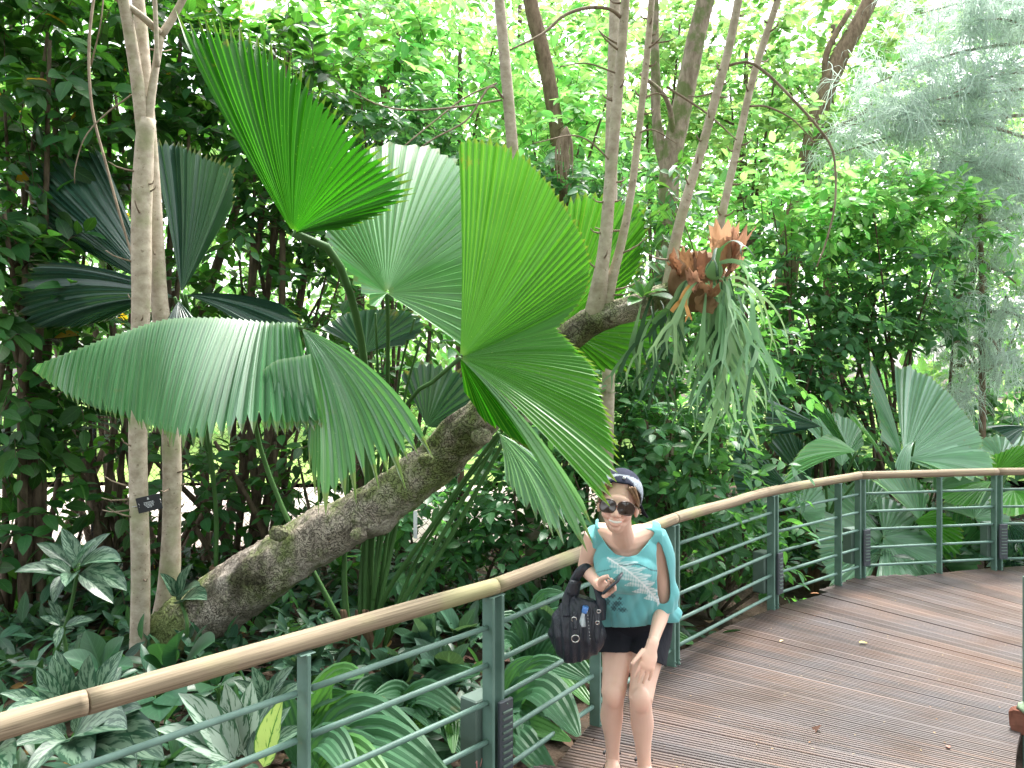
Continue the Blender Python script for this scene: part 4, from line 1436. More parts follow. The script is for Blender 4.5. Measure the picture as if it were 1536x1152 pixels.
def bush(name, label, cat, crowns, n, size, mat, tpl=TPL_OV, L=.35, m=8, parts=60, stems=5, stem_r=.02, base=None, group=None, shell=.45,
         depth=None, droop=.3, face=.45, seed=0, stem_mat=None, trunk_r=None, top=None, zmin=GZ + .05, stem_name='stem'):
    """shrub or tree crown: ellipsoid volumes given by photo position, depth unit and pixel radii"""
    r = np.random.default_rng(seed)
    cs = [np.array(P(c[0], c[1], c[2])) for c in crowns]
    ra = [np.array([c[3] / F * c[2] * K, (depth or c[3] / F * c[2] * K * .8), c[4] / F * c[2] * K]) for c in crowns]
    vol = np.array([x[0] * x[2] for x in ra])
    cnt = np.maximum(1, (n * vol / vol.sum()).astype(int))
    C, O = [], []
    for c, q, k in zip(cs, ra, cnt):
        v = nrm(r.normal(size=(k, 3)))
        rad = r.uniform(0, 1, size=(k, 1)) ** shell
        # lumpy outline
        lump = 1 + .22 * np.sin(v[:, :1] * 5 + seed) * np.sin(v[:, 2:] * 6 + seed * 1.7) + .10 * r.normal(size=(k, 1))
        C.append(c + v * rad * lump * q)
        O.append(nrm(v * np.array([1, 1, .7]) + r.normal(size=(k, 3)) * .2))
    C, O = np.concatenate(C), np.concatenate(O)
    ok = C[:, 2] > zmin
    C, O = C[ok], O[ok]
    if base is None:
        base = (cs[0][0], cs[0][1], GZ)
    else:
        base = tuple(base)
    root = thing(name, label, cat, base, group)
    pos, fr, sc, seg = twigs(r, C, O, L, m, size, droop, face)
    keep = pos[:, 2] > zmin
    pos, fr, sc = pos[keep], fr[keep], sc[keep]
    x, y = proj(pos)
    inf = (x > -20) & (x < 1556) & (y > -20) & (y < 1172)
    score = np.linalg.norm(pos - np.array([0, 0, CAM_Z]), axis=1) - sc * 2 + np.where(inf, 0, 1000)
    order = np.argsort(score)
    parts = min(parts, int(inf.sum()))
    sel, rest = order[:parts], order[parts:]
    key = (id(tpl[0]), mat.name)
    if key not in LEAF_ME:
        LEAF_ME[key] = mesh('leaf', tpl[0], tpl[1], mat, tpl[2])
    bv = Vector(base)
    for i in sel:
        o = bpy.data.objects.new('leaf', LEAF_ME[key])
        COL.objects.link(o)
        o.parent = root
        M4 = Matrix([list(fr[i][q] * sc[i]) + [pos[i][q] - bv[q]] for q in range(3)] + [[0, 0, 0, 1]])
        o.matrix_basis = M4
    N_PARTS[0] += len(sel)
    V, Fs, U = leaves_mesh(tpl, pos[rest], fr[rest], sc[rest])
    build('foliage', V, Fs, mat, root, U, True, kind='stuff')
    V, Fs = twig_mesh(seg, max(.003, size * .03))
    build('twigs', V, Fs, M_STEM, root, kind='stuff')
    sm = stem_mat or M_STEM
    bz = np.array(base)
    for k in range(stems):
        j = r.integers(len(cs))
        tgt = cs[j] + r.normal(size=3) * ra[j] * np.array([.45, .35, .4])
        b0 = bz + np.array([r.normal() * ra[j][0] * .25, r.normal() * .12, -.05]) if trunk_r is None else bz + np.array([r.normal() * .04, r.normal() * .04, -.05])
        midp = b0 * .5 + tgt * .5 + r.normal(size=3) * np.array([.10, .08, .05]) * (1 + .1 * abs(tgt[2]))
        rr0 = stem_r * r.uniform(.7, 1.4) if trunk_r is None else trunk_r
        if trunk_r is not None and k == 0:
            tt = cs[j] + np.array([0, 0, ra[j][2] * .4])
            V, Fs, uv = tube([bz - (0, 0, .1), bz * .5 + tt * .5 + r.normal(size=3) * .08, tt], [trunk_r, trunk_r * .8, trunk_r * .35], 10, 16, .05, seed=seed)
            build('trunk', V, Fs, sm, root, uv)
            tb = tt
            continue
        if trunk_r is not None:
            f = r.uniform(.35, .8)
            b0 = bz * (1 - f) + tb * f
            rr0 = trunk_r * .35
            midp = b0 * .5 + tgt * .5 + np.array([0, 0, .1])
        V, Fs, uv = tube([b0, midp, tgt], [rr0, rr0 * .8, rr0 * .4], 7, 12, .06, seed=seed + k)
        build('branch' if trunk_r is not None else stem_name, V, Fs, sm, root, uv)
    return root

# ---------------------------------------------------------------- the hedge behind the palm (left: big dark leaves)
HG = 'dark shrubs of the hedge on the left'
DK = dict(mat=M_HEDGE, tpl=TPL_OV, L=.42, m=8, group=HG, depth=.55)
bush('hedge_shrub', 'dark broad-leaved tree filling the top left corner', 'shrub', [(50, 90, 7.0, 150, 190), (40, 330, 7.2, 110, 110)], 208, .19, parts=110, stems=6, seed=101, stem_r=.035, **DK)
bush('hedge_shrub', 'tall dark shrub behind the fork of the pale twin trunks', 'shrub', [(220, 90, 7.6, 140, 190)], 172, .17, parts=90, stems=5, seed=102, stem_r=.03, **DK)
bush('hedge_shrub', 'dark shrub at the left edge above the aglaonema plants', 'shrub', [(40, 540, 6.6, 100, 170), (10, 400, 6.4, 70, 100)], 112, .19, parts=100, stems=6, seed=103, stem_r=.035, **DK)
bush('hedge_shrub', 'dark leafy shrub behind the tip of the raised palm leaf', 'shrub', [(390, 150, 8.0, 130, 170)], 147, .16, parts=80, stems=5, seed=104, stem_r=.03, **DK)
bush('hedge_shrub', 'dark shrub filling the gap right of the dark fan palm', 'shrub', [(400, 380, 8.2, 110, 150), (480, 290, 8.4, 90, 120)], 161, .15, parts=80, stems=6, seed=105, stem_r=.025, **DK)
bush('hedge_shrub', 'dark shrub under the drooping palm leaf, between its trunks', 'shrub', [(130, 690, 7.4, 120, 130)], 49, .16, parts=80, stems=9, seed=106, stem_r=.035, **DK)
bush('hedge_shrub', 'dark shrub behind the lower end of the leaning trunk', 'shrub', [(360, 720, 7.8, 140, 110)], 61, .15, parts=80, stems=9, seed=107, stem_r=.03, **DK)
bush('hedge_shrub', 'low dark shrub between the leaning trunk and the palm stump', 'shrub', [(430, 890, 7.0, 110, 70)], 43, .13, parts=70, stems=6, seed=108, stem_r=.02, **DK)
bush('hedge_shrub', 'dark shrub just left of the palm stalks behind the leaning trunk', 'shrub', [(520, 620, 7.6, 100, 150), (560, 480, 8, 90, 90)], 98, .14, parts=80, stems=7, seed=109, stem_r=.025, **DK)
bush('hedge_shrub', 'low dark shrub in the lower left corner behind the aglaonemas', 'shrub', [(30, 800, 6.6, 90, 90), (170, 860, 7.0, 90, 70)], 52, .16, parts=70, stems=7, seed=110, stem_r=.02, **DK)
# darker, denser growth further back that closes the hedge
bush('hedge_shrub', 'tall dark tree seen behind the hedge at upper left', 'tree', [(150, 250, 9.2, 200, 180), (420, 120, 9.6, 150, 140), (60, 60, 9.4, 140, 160)], 252, .17, parts=20, stems=7, seed=111, stem_r=.05, **DK)
bush('hedge_shrub', 'shaded shrub deep behind the dark fan palm', 'shrub', [(250, 480, 9.0, 200, 130), (420, 480, 9.2, 140, 110)], 114, .15, parts=20, stems=8, seed=112, stem_r=.04, **DK)

# ---------------------------------------------------------------- middle: climbing hedge behind the railing
MG = 'mid green shrubs behind the railing'
MD = dict(mat=M_HEDGE2, tpl=TPL_OV, L=.3, m=8, group=MG, depth=.40)
bush('hedge_shrub', 'leafy green shrub right behind the palm stump and bare stalks', 'shrub', [(650, 800, 6.8, 90, 120)], 107, .115, parts=110, stems=8, seed=121, stem_r=.016, **MD)
bush('hedge_shrub', 'leafy green shrub behind the left end of the middle railing post', 'shrub', [(760, 800, 6.8, 90, 130)], 120, .115, parts=120, stems=8, seed=122, stem_r=.016, **MD)
bush('hedge_shrub', 'leafy green shrub directly behind the leaning woman', 'shrub', [(880, 790, 6.8, 90, 140)], 142, .115, parts=120, stems=8, seed=123, stem_r=.016, **MD)
bush('hedge_shrub', 'leafy green shrub just right of the woman\'s head', 'shrub', [(990, 690, 6.9, 90, 150)], 187, .12, parts=130, stems=7, seed=124, stem_r=.016, **MD)
bush('hedge_shrub', 'leafy green shrub below the hanging fern fronds', 'shrub', [(1070, 740, 7.4, 90, 140), (1090, 860, 7.6, 90, 80)], 172, .12, parts=130, stems=8, seed=125, stem_r=.016, **MD)
bush('hedge_shrub', 'leafy green shrub under the leaning trunk and the bright palm leaf', 'shrub', [(900, 580, 7.4, 90, 90), (800, 650, 7.5, 100, 90)], 189, .12, parts=90, stems=6, seed=126, stem_r=.016, **MD)
bush('hedge_shrub', 'sparse shrub with thin stems behind the railing bars right of the woman', 'shrub', [(1150, 860, 8.8, 70, 80), (1170, 810, 9.6, 60, 60)], 91, .12, parts=80, stems=11, seed=127, stem_r=.016, **MD)
bush('hedge_shrub', 'green shrub behind the fern clump and the grey trunk', 'shrub', [(1060, 520, 8.0, 110, 140), (1010, 380, 8.2, 90, 100)], 187, .13, parts=70, stems=5, seed=128, stem_r=.02, **MD)

# ---------------------------------------------------------------- shrub right of the fern, its sunlit top painted as lime leaves
SG = 'shrubs with sunlit tops right of the fern'
SD = dict(mat=M_SHRUB, tpl=TPL_OV, L=.42, m=9, group=SG)
bush('tall_shrub', 'dense shrub with dark lower leaves right of the hanging fern', 'shrub', [(1200, 450, 10.8, 100, 120), (1170, 570, 10.8, 80, 90)], 210, .15, parts=120, stems=8, seed=131, stem_r=.028, depth=.7, **SD)
bush('tall_shrub', 'dense rounded shrub above the pale fan palm', 'shrub', [(1340, 430, 11.2, 110, 90), (1290, 500, 11.0, 80, 70)], 186, .15, parts=120, stems=8, seed=132, stem_r=.028, depth=.7, **SD)
bush('tall_shrub', 'open shrub with bare stems between the fern and the pale fan palm', 'shrub', [(1240, 610, 11, 80, 70)], 84, .13, parts=90, stems=10, seed=133, stem_r=.02, depth=.5, **SD)
bush('low_shrub', 'low shrub row behind the pale fan palm at right', 'shrub', [(1400, 690, 12.5, 90, 60), (1500, 650, 12.5, 90, 70)], 200, .16, parts=70, stems=6, seed=136, stem_r=.02, depth=.7, **SD)
bush('low_shrub', 'low shrub behind the dark palm between fern and bend of the railing', 'shrub', [(1180, 690, 11.5, 90, 60), (1270, 720, 11.5, 80, 50)], 170, .15, parts=70, stems=6, seed=137, stem_r=.02, depth=.7, **SD)
LD = dict(mat=M_LIME, tpl=TPL_OV, L=.5, m=10)
bush('sunlit_shrub_top', 'sunlit shrub top, light put into its lime colour, just right of the brown fern shields', 'shrub', [(1190, 320, 11.0, 100, 60)], 110, .16, parts=110, stems=5, seed=134, stem_r=.02, depth=.8, face=.2, group=SG, **LD)
bush('sunlit_shrub_top', 'sunlit spreading top, light put into its lime colour, left of the blue-green conifer', 'shrub', [(1370, 340, 11.5, 120, 60), (1300, 300, 11.5, 60, 40)], 136, .16, parts=110, stems=5, seed=135, stem_r=.02, depth=.8, face=.2, group=SG, **LD)

# ---------------------------------------------------------------- bright leaves at top centre
CG = 'bright leafy trees at top centre'
bush('bright_tree', 'bright broad-leaved tree above the raised palm leaf tip', 'tree', [(540, 60, 10, 110, 110), (620, 150, 10.2, 90, 80)], 143, .17, parts=120, stems=5, trunk_r=.07, seed=141, group=CG, depth=1.0, **LD)
bush('bright_tree', 'bright leafy tree behind the thin straight trunk at top centre', 'tree', [(690, 90, 11, 100, 110), (720, 200, 10.6, 90, 70)], 126, .16, parts=100, stems=5, trunk_r=.06, seed=142, group=CG, depth=1.0, **LD)
bush('bright_tree', 'bright leafy tree behind the dark bent trunk', 'tree', [(830, 190, 10, 90, 90), (860, 100, 11, 90, 80)], 138, .16, parts=110, stems=5, trunk_r=.06, seed=143, group=CG, depth=1.0, **LD)
bush('green_shrub', 'green shrub between the bright palm leaf and the upright shoots', 'shrub', [(840, 290, 9.0, 80, 60), (930, 300, 9.4, 60, 60)], 160, .13, M_SHRUB, parts=90, stems=4, stem_r=.02, seed=144, group=CG, depth=.6)
bush('green_shrub', 'dark green shrub showing above the pale palm leaf', 'shrub', [(590, 195, 8.8, 90, 60), (660, 240, 8.9, 60, 50)], 170, .12, M_SHRUB, parts=90, stems=4, stem_r=.02, seed=145, group=CG, depth=.6)

# ---------------------------------------------------------------- climber on the grey trunk
bush('climbing_plant', 'glossy climber leaves around the grey trunk beside the shoots', 'climber', [(985, 340, 5.6, 26, 70), (965, 410, 5.2, 22, 30), (1010, 280, 5.8, 26, 50)], 34, .10, M_VINE, TPL_LONG, L=.18, m=6, parts=120, stems=2, stem_r=.006,
     base=P(1000, 480, 5.6), seed=146, zmin=-1, droop=.7, face=.8, depth=.12)

# ---------------------------------------------------------------- airy trees further back
EG = 'airy trees in the background'
ED = dict(mat=M_FAR, tpl=TPL_SM, L=.8, m=16, group=EG, droop=.15, face=.15, depth=1.8)
bush('airy_tree', 'airy bright tree behind the upright shoots at the top', 'tree', [(960, 90, 15, 120, 110), (1010, 210, 14.5, 80, 80)], 201, .17, parts=70, stems=7, trunk_r=.10, seed=151, **ED)
bush('airy_tree', 'airy bright tree above the brown fern shields', 'tree', [(1120, 130, 15, 110, 130), (1150, 240, 14, 90, 60)], 220, .17, parts=70, stems=7, trunk_r=.10, seed=152, **ED)
bush('airy_tree', 'airy tree left of the conifer at the top right', 'tree', [(1250, 90, 16, 110, 130), (1230, 220, 15, 100, 60)], 220, .18, parts=70, stems=7, trunk_r=.12, seed=153, **ED)
bush('airy_tree', 'airy tree behind the blue-green conifer', 'tree', [(1420, 80, 17, 140, 120), (1520, 170, 17, 110, 140)], 264, .19, parts=60, stems=7, trunk_r=.12, seed=154, **ED)
bush('airy_tree', 'airy tree seen between the thin trunk and the dark bent trunk', 'tree', [(780, 60, 15, 90, 130), (850, 260, 14, 90, 60)], 209, .17, parts=60, stems=6, trunk_r=.10, seed=155, **ED)
bush('airy_tree', 'airy pale tree behind the top of the left hedge', 'tree', [(480, 20, 14, 130, 90), (610, 30, 15, 80, 100)], 165, .17, parts=60, stems=6, trunk_r=.10, seed=156, **ED)
bush('airy_tree', 'pale airy tree behind the right conifer branches', 'tree', [(1480, 330, 17, 120, 100), (1510, 480, 16, 100, 90)], 240, .18, parts=50, stems=7, trunk_r=.10, seed=157, **ED)
diag = thing('background_tree', 'slanting grey trunk high up between airy trees', 'tree', P(1180, 560, 13))
limb(diag, 'trunk', [(1165, 560, 13), (1190, 330, 13), (1225, 180, 13), (1255, 95, 13), (1285, 40, 13), (1310, -10, 13), (1335, -70, 13)], [.2, .17, .13, .12, .13, .11, .1], M_BARK, 12, 40, .06, 71)
limb(diag, 'branch', [(1240, 135, 13), (1240, 80, 13), (1275, 15, 13)], [.05, .05, .04], M_BARK, 8, 14, .05, 72)
limb(diag, 'branch', [(1222, 215, 13), (1260, 190, 12.8), (1295, 170, 12.6), (1310, 150, 12.6)], [.05, .045, .035, .02], M_BARK, 8, 14, .05, 73)
limb(diag, 'branch', [(1366, 292, 12), (1395, 280, 12), (1408, 262, 12), (1415, 240, 12)], [.03, .06, .055, .03], M_BARK, 8, 14, .05, 74)

# far wood closing the view low down
r = np.random.default_rng(88)
nl = 30000
ang = r.uniform(-.80, .80, nl)
dist = r.uniform(21, 30, nl)
hz = r.uniform(0, 1, nl) ** .85 * (9.5 + 1.6 * np.sin(ang * 9) + 1.3 * np.sin(ang * 23 + 2))
pos = np.stack([np.sin(ang) * dist, np.cos(ang) * dist, GZ + hz], -1)
fr = frames(r.normal(size=(nl, 3)) + np.array([0, 0, -.2]), np.array([0, -.4, .9]) + r.normal(size=(nl, 3)) * .5)
V, Fs, U = leaves_mesh(TPL_TINY, pos, fr, r.uniform(.22, .5, nl))
wood = build('far_wood', V, Fs, M_FAR, None, U, True, kind='stuff')

# ---------------------------------------------------------------- blue-green weeping conifer
M_NEED = leaf_mat('blue_green_needles', (.46, .58, .51), (.56, .70, .58), .5, .6, .3, .03, .3, 0)


def conifer(label, trunk, boughs, n_tufts, seed, L=.55):
    r = np.random.default_rng(seed)
    root = thing('weeping_conifer', label, 'conifer', P(*trunk[0]), 'weeping conifers at the right')
    limb(root, 'trunk', trunk, [.045, .04, .035, .025], M_BARK, 10, 30, .05, seed)
    for k, b in enumerate(boughs):
        limb(root, 'branch', b, [.028, .02, .008], M_TWIG, 6, 14, .04, seed + k)
        c = catmull(PP(b), 40)
        nt_ = n_tufts
        i = r.integers(6, 40, nt_)
        st = c[i] + r.normal(size=(nt_, 3)) * np.array([.22, .3, .12])
        V_, F_ = [], []
        kk = 18
        nb = nt_ * kk
        p0 = np.repeat(st, kk, 0) + r.normal(size=(nb, 3)) * .05
        d0 = nrm(np.repeat(r.normal(size=(nt_, 3)) * .6 + np.array([0, 0, .15]), kk, 0) + r.normal(size=(nb, 3)) * .38)
        ln = L * r.uniform(.5, 1.1, (nb, 1))
        p1 = p0 + d0 * ln * .4
        p2 = p1 + nrm(d0 + np.array([0, 0, -.9])) * ln * .35
        p3 = p2 + nrm(d0 * .5 + np.array([0, 0, -1.2])) * ln * .35
        s = nrm(np.cross(d0, r.normal(size=(nb, 3)))) * .0042
        V = np.stack([p0 - s, p0 + s, p1 - s, p1 + s, p2 - s * .8, p2 + s * .8, p3], 1).reshape(-1, 3)
        T = np.array([(0, 1, 3), (0, 3, 2), (2, 3, 5), (2, 5, 4), (4, 5, 6)])
        Fs = (T[None] + (np.arange(nb) * 7)[:, None, None]).reshape(-1, 3)
        build('needle_spray', V, Fs, M_NEED, root, None, True, kind='stuff')


cb = []
for (x0, y0, x1, y1) in [(1560, 60, 1300, 130), (1580, 130, 1270, 190), (1560, 170, 1240, 235), (1580, 220, 1350, 180), (1560, 250, 1360, 290), (1560, 60, 1470, 30), (1570, 110, 1430, 140), (1570, 300, 1440, 240), (1560, 10, 1380, 20), (1590, 330, 1480, 300)]:
    cb.append([(x0, y0, 12.2), ((x0 + x1) / 2, (y0 + y1) / 2 - 14, 12), (x1, y1, 11.7)])
conifer('blue-green weeping conifer whose boughs hang in at the top right', [(1620, 900, 12.3), (1610, 400, 12.3), (1600, 100, 12.3), (1600, -80, 12.3)], cb, 62, 201)
cb = []
for (x0, y0, x1, y1) in [(1472, 400, 1530, 430), (1470, 440, 1420, 460), (1472, 470, 1540, 480), (1472, 520, 1410, 520), (1472, 350, 1440, 370), (1472, 330, 1520, 350), (1472, 560, 1530, 545), (1472, 600, 1430, 590), (1472, 500, 1500, 530)]:
    cb.append([(x0, y0, 11.5), ((x0 + x1) / 2, (y0 + y1) / 2 - 8, 11.4), (x1, y1, 11.2)])
conifer('young conifer with thin reddish trunk behind the pale fan palm', [(1474, 720, 11.5), (1473, 560, 11.5), (1472, 400, 11.5), (1470, 300, 11.5)], cb, 26, 202, .36)

# ---------------------------------------------------------------- chain-link fence beyond the hedge, seen in the gaps
fence = thing('chain_link_fence', 'rusty chain-link fence glimpsed through gaps in the left hedge', 'fence', (-4.2, 8.35, GZ))
x0, x1, zt, yf = -6.3, -.6, 1.55, 8.35
for k in range(4):
    xx = x0 + (x1 - x0) * k / 3
    V, Fs, _ = tube([(xx, yf + .03, GZ - .1), (xx, yf + .03, zt + .05)], [.03, .03], 8, 3)
    build('fence_post', V, Fs, M_SIGN, fence)
mb = MB()
stp = .085
k = x0 - (zt - GZ)
while k < x1:
    for sg in (0, 1):
        a_, b_ = (k, GZ), (k + (zt - GZ), zt)
        if sg:
            a_, b_ = (k, zt), (k + (zt - GZ), GZ)
        lo, hi = max(a_[0], x0), min(b_[0], x1)
        if hi - lo > .05:
            f0, f1 = (lo - a_[0]) / (zt - GZ), (hi - a_[0]) / (zt - GZ)
            p_ = (lo, yf + .006 * sg, a_[1] + (b_[1] - a_[1]) * f0)
            q_ = (hi, yf + .006 * sg, a_[1] + (b_[1] - a_[1]) * f1)
            V, Fs, _ = tube([p_, q_], [.0028, .0028], 3, 2, cap=False)
            mb.add(V, Fs)
    k += stp
mb.build('wire_mesh', M_BARK, fence, kind='stuff')

# ---------------------------------------------------------------- fallen leaves
M_LITTER = leaf_mat('fallen_leaf', (.10, .065, .04), (.1, .06, .03), .1, .7, .6, .04, .2, 0, (.1, (.30, .18, .06)))
nl = 4200
pos = np.stack([r.uniform(-6, 1.5, nl), r.uniform(2.2, 9.5, nl), np.full(nl, GZ + .06)], -1)
dd = r.normal(size=(nl, 3)) * np.array([1, 1, .15])
fr = frames(dd, np.array([0, 0, 1.0]) + r.normal(size=(nl, 3)) * .3)
V, Fs, U = leaves_mesh(TPL_SM, pos + r.normal(size=(nl, 3)) * np.array([0, 0, .02]), fr, r.uniform(.05, .14, nl))
build('leaf_litter', V, Fs, M_LITTER, None, U, True, kind='stuff')
for k, (x, y, lab, c, s) in enumerate([(1295, 966, 'tiny yellow fallen leaf in the middle of the boardwalk', (.62, .45, .10), .06), (1422, 1122, 'small reddish fallen leaf near the bottom of the boardwalk', (.30, .11, .08), .04),
                                       (1222, 892, 'orange leaf scrap at the edge of the boardwalk below the railing', (.55, .25, .12), .07), (1172, 963, 'pale leaf crumb on the left half of the boardwalk', (.5, .38, .2), .04)]):
    d = 2.0 / ((y - 560) / F) * .9 / .9
    p = P(x, y, CAM_Z / ((y - 560) / F) / K)
    V, T, U = TPL_SM
    a_ = k * 1.3
    W = np.stack([(V[:, 0] - .5) * math.cos(a_) - V[:, 1] * math.sin(a_), (V[:, 0] - .5) * math.sin(a_) + V[:, 1] * math.cos(a_), V[:, 2] + .14], -1) * s + np.array([p[0], p[1], .004])
    o = build('fallen_leaf', W, T, plain('leaf_scrap_tone_%s' % 'abcd'[k], c, .7), None, U)
    tag(o, lab, 'fallen leaf', 'leaves fallen on the boardwalk')

sc_v = []
nl = 170
th_ = r.uniform(math.radians(95), math.radians(170), nl)
rd_ = r.uniform(RI + .05, RO - .03, nl)
pos = np.stack([CX + np.cos(th_) * rd_, CY + np.sin(th_) * rd_, np.full(nl, .006)], -1)
fr = frames(r.normal(size=(nl, 3)) * np.array([1, 1, .05]), np.array([0, 0, 1.0]) + r.normal(size=(nl, 3)) * .15)
V, Fs, U = leaves_mesh(TPL_TINY, pos, fr, r.uniform(.005, .018, nl))
build('deck_litter', V, Fs, leaf_mat('dry_crumb', (.34, .23, .12), None, .1, .8, .5, .03, .2, 0), None, U, True, kind='stuff')

# ---------------------------------------------------------------- bedding plants in front
def big_leaf(base, d, L, w, up, droop=.5, rows=10, cols=6, fold=.25, pleat=0.0, npl=0, waist=.42, twist=0.0, wavy=.0, seed=0):
    """a long or broad leaf as a curved sheet: base point, direction, length, width"""
    r_ = np.random.default_rng(seed)
    d = nrm(np.array(d, float))
    upv = np.array(up, float)
    p = np.array(base, float)
    V, U = [], []
    sl = L / rows
    g = np.array([0, 0, -1.0])
    cols = max(cols, npl * 2) if npl else cols
    for i in range(rows + 1):
        t = i / rows
        n_v = nrm(upv - d * np.dot(upv, d))
        s = np.cross(d, n_v)
        tt = min(max(t, .0), 1.0)
        ww = w / 2 * max(.03, math.sin(math.pi * min(.999, max(.001, tt ** (math.log(.5) / math.log(waist))))) ** .75)
        for j in range(cols + 1):
            q = 2 * j / cols - 1
            zz = abs(q) * ww * fold * 2 + wavy * ww * math.sin(t * 17 + q * 2 + seed) * abs(q)
            if npl:
                zz += pleat * ww * (2 / cols) * (1 if j % 2 else -1)
            V.append(p + s * q * ww + n_v * zz)
            U.append((j / cols, t))
        d = nrm(d + g * droop / rows * (1 - .35 * abs(d[2])) + s * twist / rows)
        p = p + d * sl
    c1 = cols + 1
    Fs = [(i * c1 + j, i * c1 + j + 1, (i + 1) * c1 + j + 1, (i + 1) * c1 + j) for i in range(rows) for j in range(cols)]
    return np.array(V), Fs, np.array(U)


def leaf_to(root, mat, a_, b_, w, droop=.5, name='leaf', up=None, lift=.0, **kw):
    """leaf running from photo point a_ to photo point b_ (with depths)"""
    A, B = np.array(P(*a_)), np.array(P(*b_))
    L = np.linalg.norm(B - A)
    # bend: aim above the target, let it droop down onto it
    d = nrm(B - A) + np.array([0, 0, 1.0]) * droop * .48
    u = np.array(up if up is not None else (.1, -.55, .85))
    V, Fs, U = big_leaf(A, d, L * (1 + .05 * droop), w, u, droop, **kw)
    end = (V[-1] + V[-(kw.get('npl', 0) * 2 or kw.get('cols', 6)) - 1]) / 2
    # rotate/shift so that the tip meets B
    t = np.repeat(np.linspace(0, 1, kw.get('rows', 10) + 1), len(V) // (kw.get('rows', 10) + 1))
    V = V + (B - end) * t[:, None]
    return build(name, V, Fs, mat, root, U)


M_AG = aglao_mat('silver_marked_leaf', (.022, .072, .038), (.135, .22, .145), .545)
M_AGP = aglao_mat('pale_silver_leaf', (.045, .13, .065), (.34, .44, .36), .485)
M_AGY = aglao_mat('fresh_yellow_green_leaf', (.07, .22, .03), (.42, .58, .15), .44)
AGS = 'silver-marked bedding plants beyond the railing'


def aglaonema(label, base, leaves, mat=M_AG, stem=True, w=.4):
    root = thing('aglaonema', label, 'plant', P(*base), AGS)
    cx, cy, cd = leaves[0][0]
    if stem:
        V, Fs, uv = tube(PP([base, ((base[0] + cx) / 2 + 5, (base[1] + cy) / 2, base[2]), (cx, cy, cd)]), [.012, .011, .009], 8, 12)
        build('stem', V, Fs, M_PET, root, uv)
    for k, lf in enumerate(leaves):
        a_, b_ = lf[0], lf[1]
        mt = lf[2] if len(lf) > 2 else mat
        L = (P(*b_) - P(*a_)).length
        A = np.array(P(*a_))
        leaf_to(root, mt, a_, b_, L * w, .55, fold=.22, seed=k, wavy=.05, rows=9)
    return root


D = 5.0
aglaonema('silver-marked plant on a tall stem below the left hedge', (82, 985, 5.1),
          [((118, 845, 5.1), (92, 792, 5.1)), ((112, 852, 5.05), (145, 812, 4.9)), ((118, 850, 5.05), (182, 842, 4.85)), ((125, 856, 5.0), (190, 886, 4.8)), ((105, 860, 5), (60, 840, 4.95)),
           ((100, 862, 5), (22, 858, 4.8)), ((112, 860, 5), (98, 880, 4.75)), ((120, 848, 5.2), (165, 800, 5.2)), ((108, 850, 5.2), (55, 815, 5.2)), ((95, 862, 4.95), (80, 905, 4.8)), ((120, 862, 5.1), (170, 905, 5.0))])
aglaonema('silver-marked plant with one leaf hanging beside the pale trunk', (96, 1005, 4.9), [((92, 940, 4.9), (84, 972, 4.8)), ((98, 940, 4.9), (140, 930, 4.9)), ((90, 938, 4.9), (60, 925, 4.9)), ((92, 930, 4.95), (72, 900, 4.9))])
aglaonema('cluster of upright silver-marked leaves above the handrail at far left', (100, 1080, 4.0),
          [((95, 1060, 4.0), (78, 985, 4.0)), ((102, 1058, 4.0), (84, 975, 4.05)), ((86, 1062, 3.95), (55, 1000, 3.9)), ((130, 1060, 4.0), (134, 982, 4.0)), ((138, 1058, 4.0), (185, 975, 4.1)), ((80, 1062, 3.9), (8, 1068, 3.7)), ((90, 1060, 3.9), (52, 1035, 3.7)),
           ((146, 1066, 4.0), (182, 1000, 4.2)), ((60, 1060, 3.9), (0, 1040, 3.8))])
aglaonema('spreading silver-marked plant under the handrail at lower left', (110, 1180, 3.5),
          [((112, 1105, 3.4), (212, 1062, 3.25)), ((118, 1110, 3.35), (246, 1140, 3.05)), ((100, 1110, 3.4), (18, 1120, 3.2)), ((108, 1108, 3.4), (190, 1094, 3.1)), ((104, 1112, 3.3), (132, 1160, 3.0)), ((112, 1120, 3.3), (205, 1160, 3.0)), ((98, 1102, 3.45), (60, 1076, 3.4)),
           ((95, 1112, 3.3), (40, 1165, 3.1)), ((120, 1100, 3.5), (160, 1060, 3.5)), ((112, 1100, 3.5), (120, 1062, 3.5))])
aglaonema('silver-marked leaves cut by the bottom left corner', (-10, 1190, 3.2), [((-10, 1130, 3.2), (14, 1160, 2.95)), ((-16, 1120, 3.2), (18, 1105, 3.0)), ((-12, 1125, 3.2), (-40, 1100, 3.1)), ((-14, 1130, 3.2), (-30, 1160, 3.0))])
pl = aglaonema('big pale silver plant with a yellow-green new leaf behind the lowest bar', (362, 1230, 3.2),
               [((352, 1140, 3.2), (268, 1040, 3.05), M_AGP), ((358, 1135, 3.25), (338, 1024, 3.2), M_AGP), ((368, 1135, 3.25), (378, 1022, 3.25), M_AGP), ((345, 1142, 3.15), (234, 1094, 2.95), M_AGP), ((372, 1140, 3.2), (436, 1060, 3.3)), ((395, 1150, 3.0), (424, 1050, 2.95), M_AGY),
                ((376, 1142, 3.2), (460, 1090, 3.25)), ((350, 1150, 3.05), (300, 1170, 2.9)), ((370, 1150, 3.1), (385, 1185, 2.95)), ((340, 1145, 3.15), (260, 1140, 3.0), M_AGP), ((362, 1132, 3.3), (410, 1035, 3.4))], w=.36)
